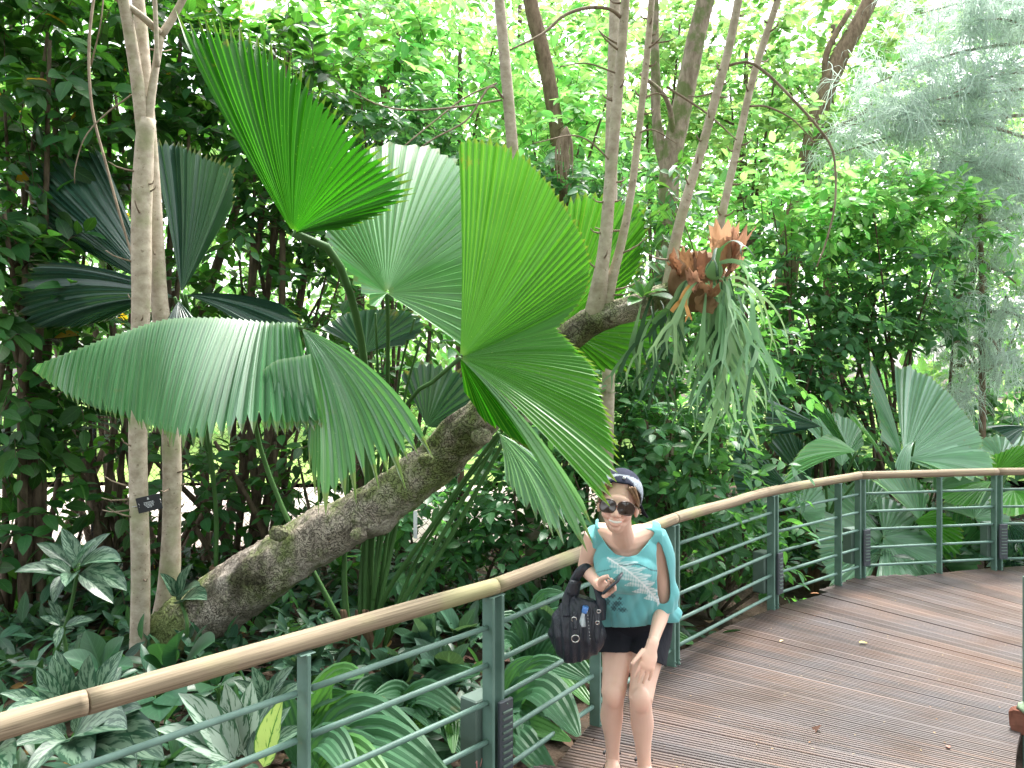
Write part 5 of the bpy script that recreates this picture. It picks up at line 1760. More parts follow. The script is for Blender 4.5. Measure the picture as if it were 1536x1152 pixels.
aglaonema('dark silver-marked plant behind the big pale one', (400, 1120, 3.7), [((395, 1050, 3.7), (378, 1000, 3.65)), ((400, 1050, 3.7), (440, 1000, 3.7)), ((392, 1055, 3.7), (350, 1020, 3.7)), ((402, 1055, 3.7), (470, 1040, 3.6))])
aglaonema('dark silver-marked plant at the foot of the leaning trunk', (280, 960, 5.4), [((270, 900, 5.6), (300, 878, 5.4)), ((268, 900, 5.6), (290, 845, 5.5)), ((270, 905, 5.6), (310, 900, 5.3)), ((265, 895, 5.6), (240, 860, 5.5))])

# dark round-leaved seedlings
SEED = 'dark round-leaved seedlings'
M_RND = leaf_mat('dark_round_leaf', (.025, .085, .04), (.07, .2, .03), .2, .38, .2, .02, .5, .35)


def seedling(label, base, leaves, mat=M_RND, w=.62):
    root = thing('seedling', label, 'plant', P(*base), SEED)
    for k, (a_, b_) in enumerate(leaves):
        A = (P(*b_) - P(*a_)).length
        lf = leaf_to(root, mat, a_, b_, A * w, .45, fold=.12, seed=k, waist=.48)
        V, Fs, uv = tube([P(*base), (P(*base) + P(*a_)) / 2 + Vector((0, 0, .03)), P(*a_)], [.005, .004, .003], 6, 8)
        build('leaf_stalk', V, Fs, M_PET, lf, uv)


seedling('dark round-leaved seedling at the foot of the leaning trunk', (265, 1060, 4.9), [((264, 1000, 4.9), (266, 950, 4.7)), ((250, 1002, 4.9), (236, 965, 4.7)), ((276, 1002, 4.9), (322, 962, 4.7)), ((244, 1008, 4.85), (214, 988, 4.7)), ((280, 1008, 4.8), (318, 1000, 4.6))])
seedling('dark round-leaved seedling just below the handrail at left', (236, 1110, 4.2), [((236, 1050, 4.2), (240, 1082, 3.9)), ((228, 1045, 4.2), (192, 1062, 4.0)), ((244, 1042, 4.2), (272, 1058, 4.0)), ((232, 1040, 4.25), (218, 1010, 4.2))])
seedling('dark broad seedling in the shade between the aglaonemas', (150, 1040, 4.7), [((150, 1000, 4.7), (128, 946, 4.7)), ((155, 1000, 4.7), (186, 955, 4.7)), ((148, 1005, 4.65), (90, 985, 4.5)), ((158, 1005, 4.65), (200, 1000, 4.6))])
seedling('dark glossy seedling behind the lowest railing bar', (330, 1075, 4.2), [((322, 1030, 4.2), (300, 1040, 4.0)), ((326, 1028, 4.2), (318, 1000, 4.2)), ((330, 1030, 4.2), (352, 1012, 4.1))])

# low prayer-plant like leaves in front of the stump
M_PRAY = leaf_mat('striped_low_leaf', (.05, .125, .075), (.1, .2, .06), .2, .42, .3, .02, .45, .45)
r = np.random.default_rng(64)
for (x, y, d, lab) in [(630, 950, 5.3, 'low striped plant behind the upper bar left of the middle post'), (690, 935, 5.3, 'low striped plant touching the back of the middle railing post'),
                       (600, 1010, 4.9, 'low striped plant right of the palm stump'), (665, 1000, 4.9, 'low striped plant among arching leaves behind the middle post'),
                       (820, 945, 5.4, 'low striped plant behind the dark handbag'), (455, 985, 5.0, 'low striped plant left of the palm stump')]:
    root = thing('striped_plant', lab, 'plant', P(x, y + 60, d), 'low striped plants near the palm stump')
    for k in range(13):
        an = r.uniform(0, 6.28)
        a_ = (x + r.normal() * 6, y + 20 + r.normal() * 8, d)
        b_ = (x + math.cos(an) * r.uniform(25, 52), y + r.uniform(-48, 30), d - .15 + math.sin(an) * .18)
        A = (P(*b_) - P(*a_)).length
        lf = leaf_to(root, M_PRAY, a_, b_, A * .42, .5, fold=.15, seed=k)
        V, Fs, uv = tube([P(x, y + 60, d), P(*a_)], [.004, .003], 5, 4)
        build('leaf_stalk', V, Fs, M_PET, lf, uv)

# broad arching pleated leaves behind the railing
M_ARCH = palm_mat('arching_pleated_leaf', (.045, .135, .062), (.09, .27, .05), .24, .45, .35, (.065, .155, .08), .05, .08)
M_ARCH2 = palm_mat('bright_arching_leaf', (.07, .20, .05), (.14, .40, .05), .3, .4, .5, (.11, .25, .08), .05, .08)


def arching(label, base, leaves, w=.13):
    root = thing('arching_plant', label, 'plant', P(*base), 'broad arching plants behind the railing')
    for k, lf in enumerate(leaves):
        a_, m_, b_ = lf[0], lf[1], lf[2]
        mat = lf[3] if len(lf) > 3 else M_ARCH
        ww = lf[4] if len(lf) > 4 else w
        c = catmull(PP([a_, m_, b_]), 15)
        T = nrm(np.gradient(c, axis=0))
        V, U = [], []
        npl = 10
        for i in range(15):
            t = i / 14
            out = np.array([.12, -.75, .75])
            nv = nrm(out - T[i] * np.dot(out, T[i]))
            s = np.cross(T[i], nv)
            hw = ww / 2 * max(.04, math.sin(math.pi * (t ** .85) * .97 + .06)) ** .65
            for j in range(npl + 1):
                q = 2 * j / npl - 1
                V.append(c[i] + s * q * hw + nv * (abs(q) * hw * .30 + hw * .055 * (1 if j % 2 else -1)))
                U.append((j / 2, .1 + .84 * t))
        Fs = [(i * (npl + 1) + j, i * (npl + 1) + j + 1, (i + 1) * (npl + 1) + j + 1, (i + 1) * (npl + 1) + j) for i in range(14) for j in range(npl)]
        lo = build('leaf', V, Fs, mat, root, U, True, sharp=14)
        V, Fs, uv = tube([P(*base), (P(*base) + P(*a_)) / 2 + Vector((0, 0, .02)), P(*a_)], [.008, .007, .006], 6, 6)
        build('leaf_stalk', V, Fs, M_PET, lo, uv)
    return root


arching('broad arching plant filling the bottom below the palm stump', (480, 1200, 3.9),
        [((470, 1130, 4.0), (540, 1075, 3.8), (660, 1150, 3.4), M_ARCH, .20), ((455, 1110, 4.1), (520, 1070, 3.9), (610, 1130, 3.5), M_ARCH2, .20), ((470, 1160, 3.9), (560, 1110, 3.6), (690, 1190, 3.2), M_ARCH, .2), ((440, 1120, 4.1), (500, 1020, 4.0), (545, 1015, 3.8), M_ARCH2, .14),
         ((470, 1170, 3.8), (520, 1130, 3.5), (600, 1200, 3.2), M_ARCH2, .16), ((450, 1150, 4.0), (420, 1050, 4.0), (380, 1030, 3.8), M_ARCH, .12), ((480, 1130, 4.1), (470, 1060, 4.1), (520, 1040, 3.9), M_ARCH, .12), ((455, 1170, 3.8), (490, 1110, 3.6), (540, 1180, 3.3), M_ARCH, .15)])
arching('broad arching plant whose leaf loops beside the middle post', (600, 1140, 4.6),
        [((600, 1090, 4.6), (635, 1040, 4.4), (715, 1090, 4.1), M_ARCH, .15), ((598, 1090, 4.6), (640, 1055, 4.4), (700, 1140, 4.0), M_ARCH, .12), ((605, 1085, 4.6), (600, 1040, 4.5), (560, 1045, 4.3), M_ARCH, .13), ((610, 1100, 4.5), (670, 1070, 4.3), (680, 1130, 4.0), M_ARCH2, .10),
         ((606, 1090, 4.7), (660, 1020, 4.7), (720, 1010, 4.6), M_ARCH, .14), ((596, 1100, 4.6), (620, 1060, 4.4), (660, 1100, 4.1), M_ARCH, .12), ((590, 1090, 4.7), (560, 1030, 4.7), (520, 1060, 4.5), M_ARCH, .13)])
arching('broad arching plant just right of the middle post', (760, 1120, 4.7),
        [((755, 1060, 4.7), (810, 1035, 4.5), (868, 1105, 4.1), M_ARCH, .22), ((752, 1080, 4.6), (800, 1090, 4.3), (856, 1112, 4.05), M_ARCH2, .12), ((760, 1050, 4.8), (810, 1000, 4.7), (880, 1020, 4.5), M_ARCH, .13), ((758, 1060, 4.7), (790, 1075, 4.4), (800, 1150, 4.1), M_ARCH, .17),
         ((750, 1070, 4.7), (770, 1010, 4.7), (800, 985, 4.6), M_ARCH, .10), ((756, 1090, 4.5), (780, 1110, 4.2), (840, 1180, 4.0), M_ARCH, .16), ((745, 1090, 4.6), (720, 1060, 4.5), (690, 1100, 4.2), M_ARCH, .13)])
arching('broad arching plant below the handbag', (800, 1040, 5.2),
        [((800, 1000, 5.2), (840, 955, 5.1), (900, 985, 4.8), M_ARCH, .13), ((795, 990, 5.2), (830, 925, 5.2), (870, 925, 5.0), M_ARCH, .10), ((800, 1000, 5.2), (850, 990, 5.0), (895, 1030, 4.7), M_ARCH, .13), ((790, 1000, 5.2), (770, 930, 5.2), (740, 935, 5.1), M_ARCH, .11),
         ((798, 1005, 5.1), (840, 1010, 4.9), (890, 1060, 4.6), M_ARCH2, .12), ((788, 1000, 5.2), (760, 960, 5.1), (730, 1000, 4.9), M_ARCH, .12), ((800, 990, 5.3), (810, 900, 5.4), (850, 890, 5.3), M_ARCH, .1)])
arching('broad arching plant under the deck edge behind the woman', (930, 1000, 6.0),
        [((930, 970, 6.0), (960, 940, 5.9), (1010, 960, 5.7), M_ARCH, .13), ((925, 960, 6.0), (900, 920, 6.0), (870, 940, 5.8), M_ARCH, .12), ((930, 960, 6.1), (940, 910, 6.1), (985, 900, 6.0), M_ARCH, .11), ((935, 970, 6.0), (1000, 955, 5.9), (1040, 965, 5.85), M_ARCH2, .13)])

# low leafy cover closing the soil between the bedding plants
r = np.random.default_rng(77)
n_c = 760
Cc = np.stack([r.uniform(-3.6, 1.3, n_c), r.uniform(2.9, 7.4, n_c), np.full(n_c, GZ + .02)], -1)
rl = np.interp(Cc[:, 0], [p[0] for p in RAIL[:5]], [p[1] for p in RAIL[:5]])
Cc = Cc[Cc[:, 1] > rl + .45]
C2 = np.stack([r.uniform(2.0, 8.5, 520), r.uniform(7.5, 11.0, 520), np.full(520, GZ + .02)], -1)
Cc = np.concatenate([Cc, C2])
Cc[:, 2] += r.uniform(0, .16, len(Cc))
pos, fr, sc, seg = twigs(r, Cc, np.tile([0, -.3, 1.0], (len(Cc), 1)), .26, 6, .17, .25, .2)
V, Fs, U = leaves_mesh(TPL_LONG, pos, fr, sc)
build('ground_cover', V, Fs, leaf_mat('low_dark_leaf', (.030, .088, .045), (.07, .22, .03), .28, .42, .45, .03, .35, .35), None, U, True, kind='stuff')

# pale leaves rooted on top of the leaning trunk
root = thing('epiphyte', 'pale oval leaves sprouting on the trunk between shoots and staghorn fern', 'plant', P(965, 450, 4.85))
for k, (a_, b_) in enumerate([((962, 446, 4.8), (938, 434, 4.7)), ((966, 444, 4.8), (1000, 436, 4.65)), ((970, 446, 4.8), (1010, 450, 4.6)), ((964, 446, 4.8), (950, 418, 4.8)), ((968, 444, 4.8), (985, 415, 4.75)), ((960, 448, 4.78), (942, 458, 4.65))]):
    leaf_to(root, M_VINE, a_, b_, (P(*b_) - P(*a_)).length * .45, .5, fold=.12, seed=k)

# thin white marker stick behind the leaning trunk
o = build('plant_marker', *box(P(623, 787, 5.2), .022, .004, .16, .2, .001), M_WHITE)
tag(o, 'thin white plant marker hanging below the leaning trunk', 'plant marker')

# unseen trees added behind the viewpoint to shade the foreground
CAN = dict(mat=M_HEDGE2, tpl=TPL_SM, L=.9, m=12, parts=0, depth=2.6, droop=.2, face=.1, zmin=4.6)


def shade_canopy(label, x, y, z, rx, ry, rz, n, seed):
    cy = 20.0
    r0 = np.random.default_rng(seed)
    root = thing('added_shade_tree', label, 'tree', (x - .8, min(y, -1.6), GZ), 'unseen trees added for shade')
    v = nrm(r0.normal(size=(n, 3)))
    C = np.array([x, y, z]) + v * r0.uniform(0, 1, (n, 1)) ** .4 * np.array([rx, ry, rz])
    ok = C[:, 2] > np.maximum(4.4, CAM_Z + .56 * C[:, 1] + .9)
    C, v = C[ok], v[ok]
    pos, fr, sc, seg = twigs(r0, C, v, 1.0, 12, .26, .2, .1)
    V, Fs, U = leaves_mesh(TPL_SM, pos, fr, sc)
    build('foliage', V, Fs, M_HEDGE2, root, U, True, kind='stuff')
    V, Fs, uv = tube([(x - .8, min(y, -1.6), GZ - .1), (x - .5, min(y, -1.4), 3.5), (x, y * .6 - .3, z + .5)], [.22, .17, .06], 12, 14, .04)
    build('trunk', V, Fs, M_BARK, root, uv)


shade_canopy('unseen tree added left of the walk to shade the foreground', -3.4, -1.2, 7.2, 3.6, 3.0, 2.0, 420, 301)
shade_canopy('unseen tree added right of the walk to shade the foreground', 3.4, -.6, 7.2, 3.6, 3.4, 2.0, 420, 302)
shade_canopy('unseen tree added well behind the viewpoint to shade the foreground', .2, -5.0, 6.6, 4.6, 2.8, 2.4, 460, 303)

# ---------------------------------------------------------------- the woman leaning forward on the boardwalk
def remesh(shapes, voxel, smooth=3, fac=.5):
    """union of overlapping closed shapes as one continuous surface"""
    mb = MB()
    for s in shapes:
        mb.add(s[0], s[1])
    me = mesh('body_union', np.concatenate(mb.V), mb.F)
    o = bpy.data.objects.new('body_union', me)
    COL.objects.link(o)
    m1 = o.modifiers.new('r', 'REMESH')
    m1.mode = 'VOXEL'
    m1.voxel_size = voxel
    m1.adaptivity = 0
    m2 = o.modifiers.new('s', 'SMOOTH')
    m2.factor = fac
    m2.iterations = smooth
    dg = bpy.context.evaluated_depsgraph_get()
    dg.update()
    ev = o.evaluated_get(dg).to_mesh()
    V = np.zeros(len(ev.vertices) * 3, dtype=np.float32)
    ev.vertices.foreach_get('co', V)
    Fs = np.array([tuple(p.vertices) for p in ev.polygons if len(p.vertices) == 4], dtype=np.int32)
    tri = [tuple(p.vertices) for p in ev.polygons if len(p.vertices) == 3]
    o.evaluated_get(dg).to_mesh_clear()
    bpy.data.objects.remove(o)
    bpy.data.meshes.remove(me)
    return V.reshape(-1, 3).astype(float), Fs, tri


def keep_faces(V, Fs, ok):
    """drop faces whose corners are not all ok; compact"""
    f = Fs[ok[Fs].all(1)]
    used = np.unique(f)
    mp = np.full(len(V), -1)
    mp[used] = np.arange(len(used))
    return V[used], mp[f]


def paint(me, name, rgb):
    a = me.color_attributes.new(name, 'FLOAT_COLOR', 'POINT')
    c = np.ones((len(rgb), 4), dtype=np.float32)
    c[:, :3] = rgb
    a.data.foreach_set('color', c.ravel())


def smooth_rim(V, Fs, it=10):
    """even out the cut edges of a cloth sheet"""
    from collections import Counter
    e = Counter()
    for f in Fs:
        f = [int(i) for i in f]
        for a_, b_ in zip(f, f[1:] + f[:1]):
            e[(min(a_, b_), max(a_, b_))] += 1
    nb = {}
    for (a_, b_), k in e.items():
        if k == 1:
            nb.setdefault(a_, []).append(b_)
            nb.setdefault(b_, []).append(a_)
    ids = [i for i, q in nb.items() if len(q) == 2]
    ia = np.array(ids)
    na = np.array([nb[i] for i in ids])
    V = V.copy()
    for _ in range(it):
        V[ia] = V[ia] * .4 + (V[na[:, 0]] + V[na[:, 1]]) * .3
    return V


def inpoly(x, y, poly):
    ins = np.zeros(len(x), bool)
    n = len(poly)
    j = n - 1
    for i in range(n):
        xi, yi = poly[i]
        xj, yj = poly[j]
        c = ((yi > y) != (yj > y)) & (x < (xj - xi) * (y - yi) / (yj - yi + 1e-9) + xi)
        ins ^= c
        j = i
    return ins


XR = (1, 0, 0)


def el(p, r, rot=None, nu=18, nv=12):
    return ellipsoid(p, r, nu, nv, rot)


def tb(pts, rad, n=14, sides=16, ref=None):
    V, Fs, _ = tube([tuple(q) for q in pts], rad, sides, n, ref=ref)
    return V, Fs


hipR, kneeR, ankR = P(931, 935, 4.08), P(920, 1043, 3.85), P(919, 1137, 3.97)
hipL, kneeL, ankL = P(976, 938, 4.06), P(961, 1050, 3.78), P(967, 1150, 3.90)
shR, shL = P(893, 800, 3.80), P(984, 804, 3.82)
elR, wrR = P(878, 850, 3.90), P(897, 876, 3.66)
elL, wrL = P(996, 908, 3.86), P(978, 968, 3.66)
neck0, neck1 = P(936, 812, 3.76), P(931, 782, 3.56)

shapes = []
# trunk along the spine (elliptical rings, width first)
spine = [P(954, 960, 4.10), P(954, 938, 4.09), P(950, 905, 3.99), P(944, 868, 3.89), P(938, 836, 3.81), P(937, 812, 3.78)]
shapes.append(tb(spine, [(.115, .09), (.150, .105), (.122, .088), (.132, .096), (.142, .092), (.09, .06)], 20, 24, XR))
shapes.append(tb([neck0 + Vector((0, .05, -.05)), neck0, neck1, neck1 + Vector((0, -.02, .05))], [.058, .047, .042, .043], 10, 18, XR))
# shoulders and collar
shapes.append(tb([shR, P(912, 803, 3.79), neck0, P(962, 805, 3.80), shL], [.047, .054, .058, .056, .048], 18, 16, (0, 0, 1)))
for sgn, c in ((-1, P(922, 852, 3.72)), (1, P(957, 854, 3.73))):
    shapes.append(el(c + Vector((0, .03, 0)), (.055, .045, .055)))
# legs
for h, k, a_, sg in ((hipR, kneeR, ankR, -1), (hipL, kneeL, ankL, 1)):
    th = h.lerp(k, .45) + Vector((0, -.012, .01))
    shapes.append(tb([h + Vector((0, 0, .03)), h.lerp(k, .2), th, h.lerp(k, .8), k], [.088, .084, .072, .058, .051], 16, 20))
    cf = k.lerp(a_, .35) + Vector((sg * .004, .022, 0))
    shapes.append(tb([k + Vector((0, 0, .02)), k.lerp(a_, .12) + Vector((0, .006, 0)), cf, k.lerp(a_, .7) + Vector((0, .010, 0)), a_, a_ + Vector((0, .004, -.03))], [.048, .047, .051, .038, .030, .031], 20, 20))
    shapes.append(el(k + Vector((0, -.010, .004)), (.042, .040, .06)))
    # foot: heel, arch, toes
    f0 = Vector((a_.x, a_.y + .02, .034))
    tdir = Vector((-.10 if sg < 0 else .05, -1, 0)).normalized()
    shapes.append(el(f0, (.030, .036, .032)))
    shapes.append(tb([f0 + Vector((0, 0, .015)), f0 + tdir * .07 + Vector((0, 0, .018)), f0 + tdir * .14 + Vector((0, 0, -.004)), f0 + tdir * .19 + Vector((0, 0, -.014))], [(.028, .034), (.036, .027), (.043, .020), (.030, .012)], 12, 16, XR))
    for q in range(5):
        b_ = f0 + tdir * (.175 - abs(q - 1 if sg > 0 else q - 3) * .006) + Vector(((q - 2) * .0165, 0, -.018))
        shapes.append(tb([b_, b_ + tdir * .022, b_ + tdir * .036], [.009, .0085, .006], 6, 10))
# arms
for s, e, w_ in ((shR, elR, wrR), (shL, elL, wrL)):
    shapes.append(tb([s, s.lerp(e, .3), s.lerp(e, .7), e], [.046, .043, .038, .034], 14, 18))
    shapes.append(tb([e, e.lerp(w_, .3), e.lerp(w_, .7), w_], [.033, .033, .026, .0215], 14, 18))


def finger(base, d1, lens, rad, curl_axis, curls):
    pts_ = [Vector(base)]
    d = Vector(d1).normalized()
    for L_, c_ in zip(lens, curls):
        d = (Matrix.Rotation(c_, 3, curl_axis) @ d).normalized()
        pts_.append(pts_[-1] + d * L_)
    return tb(pts_, [rad, rad * .95, rad * .88, rad * .72][:len(pts_)], 10, 10)


# left hand (right side of the picture) hanging before the thigh
down = (P(967, 1010, 3.60) - wrL).normalized()
side = Vector((.93, .25, 0))
side = (side - down * side.dot(down)).normalized()
back = down.cross(side).normalized()
pc = wrL + down * .055
shapes.append(tb([elL.lerp(wrL, .9), wrL, wrL + down * .05], [(.025, .025), (.026, .019), (.033, .017)], 10, 16, side))
rotm = np.array([list(side), list(down), list(back)]).T
shapes.append(el(pc, (.037, .056, .017), rotm))
shapes.append(el(wrL + down * .085, (.038, .022, .014), rotm))
ca_ = back if back.y > 0 else -back
for q, (L_, off) in enumerate(((.062, -.0295), (.072, -.0100), (.068, .0100), (.053, .0285))):
    b_ = wrL + down * (.088 - abs(q - 1.3) * .004) + side * off
    shapes.append(finger(b_, down + side * (off * 1.5), (L_ * .48, L_ * .32, L_ * .26), .0079, side, (.12, .28, .22) if (down.cross(side)).y < 0 else (-.12, -.28, -.22)))
shapes.append(finger(wrL + down * .03 - side * .030, down * .75 - side * .45 - Vector((0, .35, 0)), (.036, .030, .024), .0105, side, (.0, .15, .1)))

# right hand holding the phone
ph0, ph1 = P(903, 889, 3.56), P(932, 864, 3.46)
pdir = (ph1 - ph0).normalized()
hc = P(907, 879, 3.58)
hd = (hc - wrR).normalized()
hs_ = pdir
hup = hd.cross(hs_).normalized()
rotm = np.array([list(hs_), list(hd), list(hup)]).T
shapes.append(el(hc + Vector((-.006, .008, -.006)), (.036, .042, .022), rotm))
shapes.append(tb([wrR, wrR.lerp(hc, .6)], [.024, .027], 6, 14))
view = Vector((0, -1, .12)).normalized()
for q in range(4):       # fingers come round the near side of the phone
    b_ = hc + pdir * (-.033 + q * .0205) + Vector((.012, -.010, -.022))
    tip_ = hc + pdir * (-.029 + q * .0210) + view * .034 + Vector((.012, 0, .010 - q * .002))
    midp = (b_ + tip_) / 2 + view * .018 + Vector((.008, 0, -.012))
    shapes.append(tb([b_ - view * .01, b_ + view * .012, midp, tip_, tip_ + Vector((-.010, .004, .016))], [.0082, .0082, .0080, .0076, .0062], 12, 10))
shapes.append(tb([hc + Vector((-.020, -.004, .006)), hc + pdir * .01 + view * .018 + Vector((-.020, 0, .026)), hc + pdir * .045 + view * .022 + Vector((-.012, 0, .022))], [.0125, .011, .0085], 10, 10))

# head in its own frame: x to the right of the picture, y away from the camera, z up; chin at origin
HS = 1.02
H0 = P(921, 797, 3.43)
HR = Matrix.Rotation(math.radians(7), 3, 'Y') @ Matrix.Rotation(math.radians(-11), 3, 'Z') @ Matrix.Rotation(math.radians(-4), 3, 'X')


def hp(x, y, z):
    return H0 + HR @ Vector((x, y + .085, z)) * HS


HRn = np.array(HR)


def hel(c, r):
    return el(hp(*c), tuple(q * HS for q in r), HRn)


hd_sh = [hel((0, .018, .135), (.071, .090, .084)), hel((0, -.020, .080), (.060, .068, .078)), hel((0, -.063, .014), (.021, .020, .016)), hel((0, -.034, .030), (.042, .048, .026)),
         hel((0, -.072, .118), (.046, .018, .022)), hel((-.034, -.066, .062), (.024, .020, .022)), hel((.034, -.066, .062), (.024, .020, .022)),
         hel((0, -.083, .038), (.028, .016, .022)), hel((-.013, -.100, .0615), (.0085, .009, .0075)), hel((.013, -.100, .0615), (.0085, .009, .0075)),
         hel((0, -.109, .064), (.0115, .0125, .010)),
         tb([hp(0, -.084, .108), hp(0, -.096, .086), hp(0, -.110, .067)], [.0085, .009, .0105], 8, 12),
         tb([hp(-.029, -.086, .047), hp(-.012, -.0985, .0455), hp(0, -.0995, .0445), hp(.012, -.0985, .0455), hp(.029, -.086, .047)], [.003, .0048, .0046, .0048, .003], 14, 8),
         tb([hp(-.028, -.086, .044), hp(-.014, -.095, .029), hp(0, -.0975, .0250), hp(.014, -.095, .029), hp(.028, -.086, .044)], [.003, .0052, .0062, .0052, .003], 14, 8),
         hel((-.073, .012, .082), (.010, .017, .028)), hel((.073, .012, .082), (.010, .017, .028)),
         hel((0, .03, .05), (.05, .06, .07))]
shapes += hd_sh
BV, BF, BT = remesh(shapes, .0036, 4, .5)

person = thing('person', 'woman in a turquoise top and black shorts leaning forward with a phone and sunglasses', 'person', (hipR.x, ankR.y, 0))
M_SKIN = N('fair_skin')  # fair skin tone, mottled by noise
at = M_SKIN.n('Attribute', attribute_name='tint')
nz = M_SKIN.noise(M_SKIN.geo_pos(), 24.0, 4)
sc_ = M_SKIN.mix(M_SKIN.math('MULTIPLY', nz, .35), (.74, .49, .385), (.62, .37, .275))
M_SKIN.color(M_SKIN.mix(1.0, sc_, at.outputs['Color'], 'MULTIPLY'))
M_SKIN.set(rough=.5, spec=.35, sss=.12)
M_SKIN.b.inputs['Subsurface Radius'].default_value = (.02, .007, .004)
M_SKIN.bump(M_SKIN.noise(M_SKIN.geo_pos(), 300.0, 2), .08, .001)
tint = np.ones((len(BV), 3))


def spot(c, rad, col, amt):
    d = np.linalg.norm((BV - np.array(c)) / np.array(rad), axis=1)
    g = (np.clip(1.25 - d, 0, 1) * amt)[:, None]
    tint[:] = tint * (1 - g) + np.array(col) * g


for q in np.linspace(-1, 1, 9):   # lips, flushed cheeks, nose tip, knees
    spot(hp(q * .026, -.097 + abs(q) * .010, .0255 + q * q * .015), (.006, .010, .0065), (.86, .50, .52), .75)
    spot(hp(q * .026, -.098 + abs(q) * .012, .0462), (.006, .009, .0042), (.84, .50, .50), .7)
for sgn in (-1, 1):
    spot(hp(sgn * .036, -.08, .060), (.024, .03, .022), (1.0, .80, .77), .45)
spot(hp(0, -.118, .064), (.014, .014, .014), (1.0, .82, .78), .4)
for k_ in (kneeR, kneeL):
    spot(k_ + Vector((0, -.04, -.02)), (.05, .05, .05), (1.0, .78, .72), .35)
for h_ in (wrL + down * .1, hc):
    spot(h_, (.07, .07, .06), (1.0, .80, .74), .45)
bod = build('body', BV, BF, M_SKIN.m, person)
paint(bod.data, 'tint', tint)

# teeth in the smile
M_TEETH = plain('tooth_white', (.78, .75, .68), .3, .5)
V, Fs = tb([hp(-.024, -.0925, .0405), hp(-.012, -.1005, .0375), hp(0, -.1025, .0365), hp(.012, -.1005, .0375), hp(.024, -.0925, .0405)], [(.0022, .002), (.0038, .003), (.0044, .003), (.0038, .003), (.0022, .002)], 16, 10, tuple(HR @ Vector((0, 0, 1))))
build('teeth', V, Fs, M_TEETH, person)

# hair: shell over the skull that leaves the face free, strands at the side
M_HAIR = N('brown_hair')
hu = M_HAIR.noise(M_HAIR.scale(M_HAIR.geo_pos(), 90, 90, 14), 2.0, 4)
M_HAIR.color(M_HAIR.mix(M_HAIR.ramp(hu, [(.3, 0.0), (.7, 1.0)]), (.10, .055, .03), (.32, .19, .10)))
M_HAIR.set(rough=.45, spec=.4)
M_HAIR.bump(hu, .4, .003)
HRi = HRn.T / HS


def to_head(V):
    return (np.asarray(V) - np.array(H0)) @ HRn / HS - np.array([0, .085, 0])


V, Fs = ellipsoid((0, 0, 0), (1, 1, 1), 72, 48)
Vh = V * np.array([.0775, .0965, .091]) + np.array([0, .020, .134])
face = (Vh[:, 1] < -.030 - .055 * np.clip((Vh[:, 2] - .155) / .06, 0, 1)) & (Vh[:, 2] < .188) | (Vh[:, 2] < .045) | ((Vh[:, 1] < -.012) & (Vh[:, 2] < .125))
Fq = np.array([f if len(f) == 4 else (f[0], f[1], f[2], f[2]) for f in Fs])
Vk, Fk = keep_faces(Vh, Fq, ~face)
Fk = [tuple(dict.fromkeys(int(i) for i in f)) for f in Fk]
Wk = np.array([tuple(hp(*v)) for v in Vk])
hair = build('hair', Wk, Fk, M_HAIR.m, person)
sm = hair.modifiers.new('thickness', 'SOLIDIFY')
sm.thickness = .007
rh = random.Random(8)
for k in range(26):      # loose locks by the ears, swept back under the cap
    sg = 1 if k < 16 else -1
    x_ = sg * (.066 + rh.uniform(-.006, .006))
    y_ = -.04 + rh.uniform(-.02, .03)
    p0 = hp(sg * .045 + rh.uniform(-.014, .014), -.070 + rh.uniform(-.004, .008), .172 + rh.uniform(-.008, .004))
    p1 = hp(x_, y_, .135)
    p2 = hp(sg * .080, .0 + rh.uniform(0, .03), .09)
    p3 = hp(sg * (.084 + rh.uniform(0, .006)), .03 + rh.uniform(0, .02), .078 + rh.uniform(-.012, .01))
    V, Fs = tb([p0, p1, p2, p3], [.0045, .005, .004, .0015], 14, 6)
    build('lock', V, Fs, M_HAIR.m, hair)

# cap: navy crown in front with a small white badge, grey flecked sides
M_CAP = N('navy_and_grey_cap')
tc = M_CAP.n('Attribute', attribute_name='tint').outputs['Color']
fl = M_CAP.noise(M_CAP.geo_pos(), 260.0, 2)
M_CAP.color(M_CAP.mix(M_CAP.math('MULTIPLY', M_CAP.ramp(fl, [(.45, 0.0), (.55, 1.0)]), .4), tc, (.05, .055, .07)))
M_CAP.set(rough=.85, spec=.15)
V, Fs = ellipsoid((0, 0, 0), (1, 1, 1), 80, 60)
Vh = V * np.array([.0835, .1035, .096]) + np.array([.002, .024, .138])
lim = .178 - .075 * np.clip((Vh[:, 1] + .062) / .085, 0, 1) - .03 * np.clip((Vh[:, 1] - .02) / .06, 0, 1)
Fq = np.array([f if len(f) == 4 else (f[0], f[1], f[2], f[2]) for f in Fs])
Vk, Fk = keep_faces(Vh, Fq, Vh[:, 2] > lim)
Fk = [tuple(dict.fromkeys(int(i) for i in f)) for f in Fk]
navy = (Vk[:, 2] > .196 - .03 * np.clip((Vk[:, 1]) / .08, -1, 1) - .0 * Vk[:, 0]) | (Vk[:, 1] < -.048)
capc = np.where(navy[:, None], np.array([.018, .022, .045]), np.array([.33, .37, .42]))
Wk = np.array([tuple(hp(*v)) for v in Vk])
cap = build('cap', Wk, Fk, M_CAP.m, person)
paint(cap.data, 'tint', capc)
sm = cap.modifiers.new('thickness', 'SOLIDIFY')
sm.thickness = .005
sm.offset = 1
V, Fs = hel((.012, -.0615, .205), (.0065, .004, .0055))
build('badge', V, Fs, M_WHITE, cap)
V, Fs = tb([hp(.080, .045, .10), hp(.098, .06, .075), hp(.118, .07, .058)], [(.012, .003), (.009, .003), (.004, .002)], 10, 8)
build('cap_tail', V, Fs, M_CAP.m, cap)

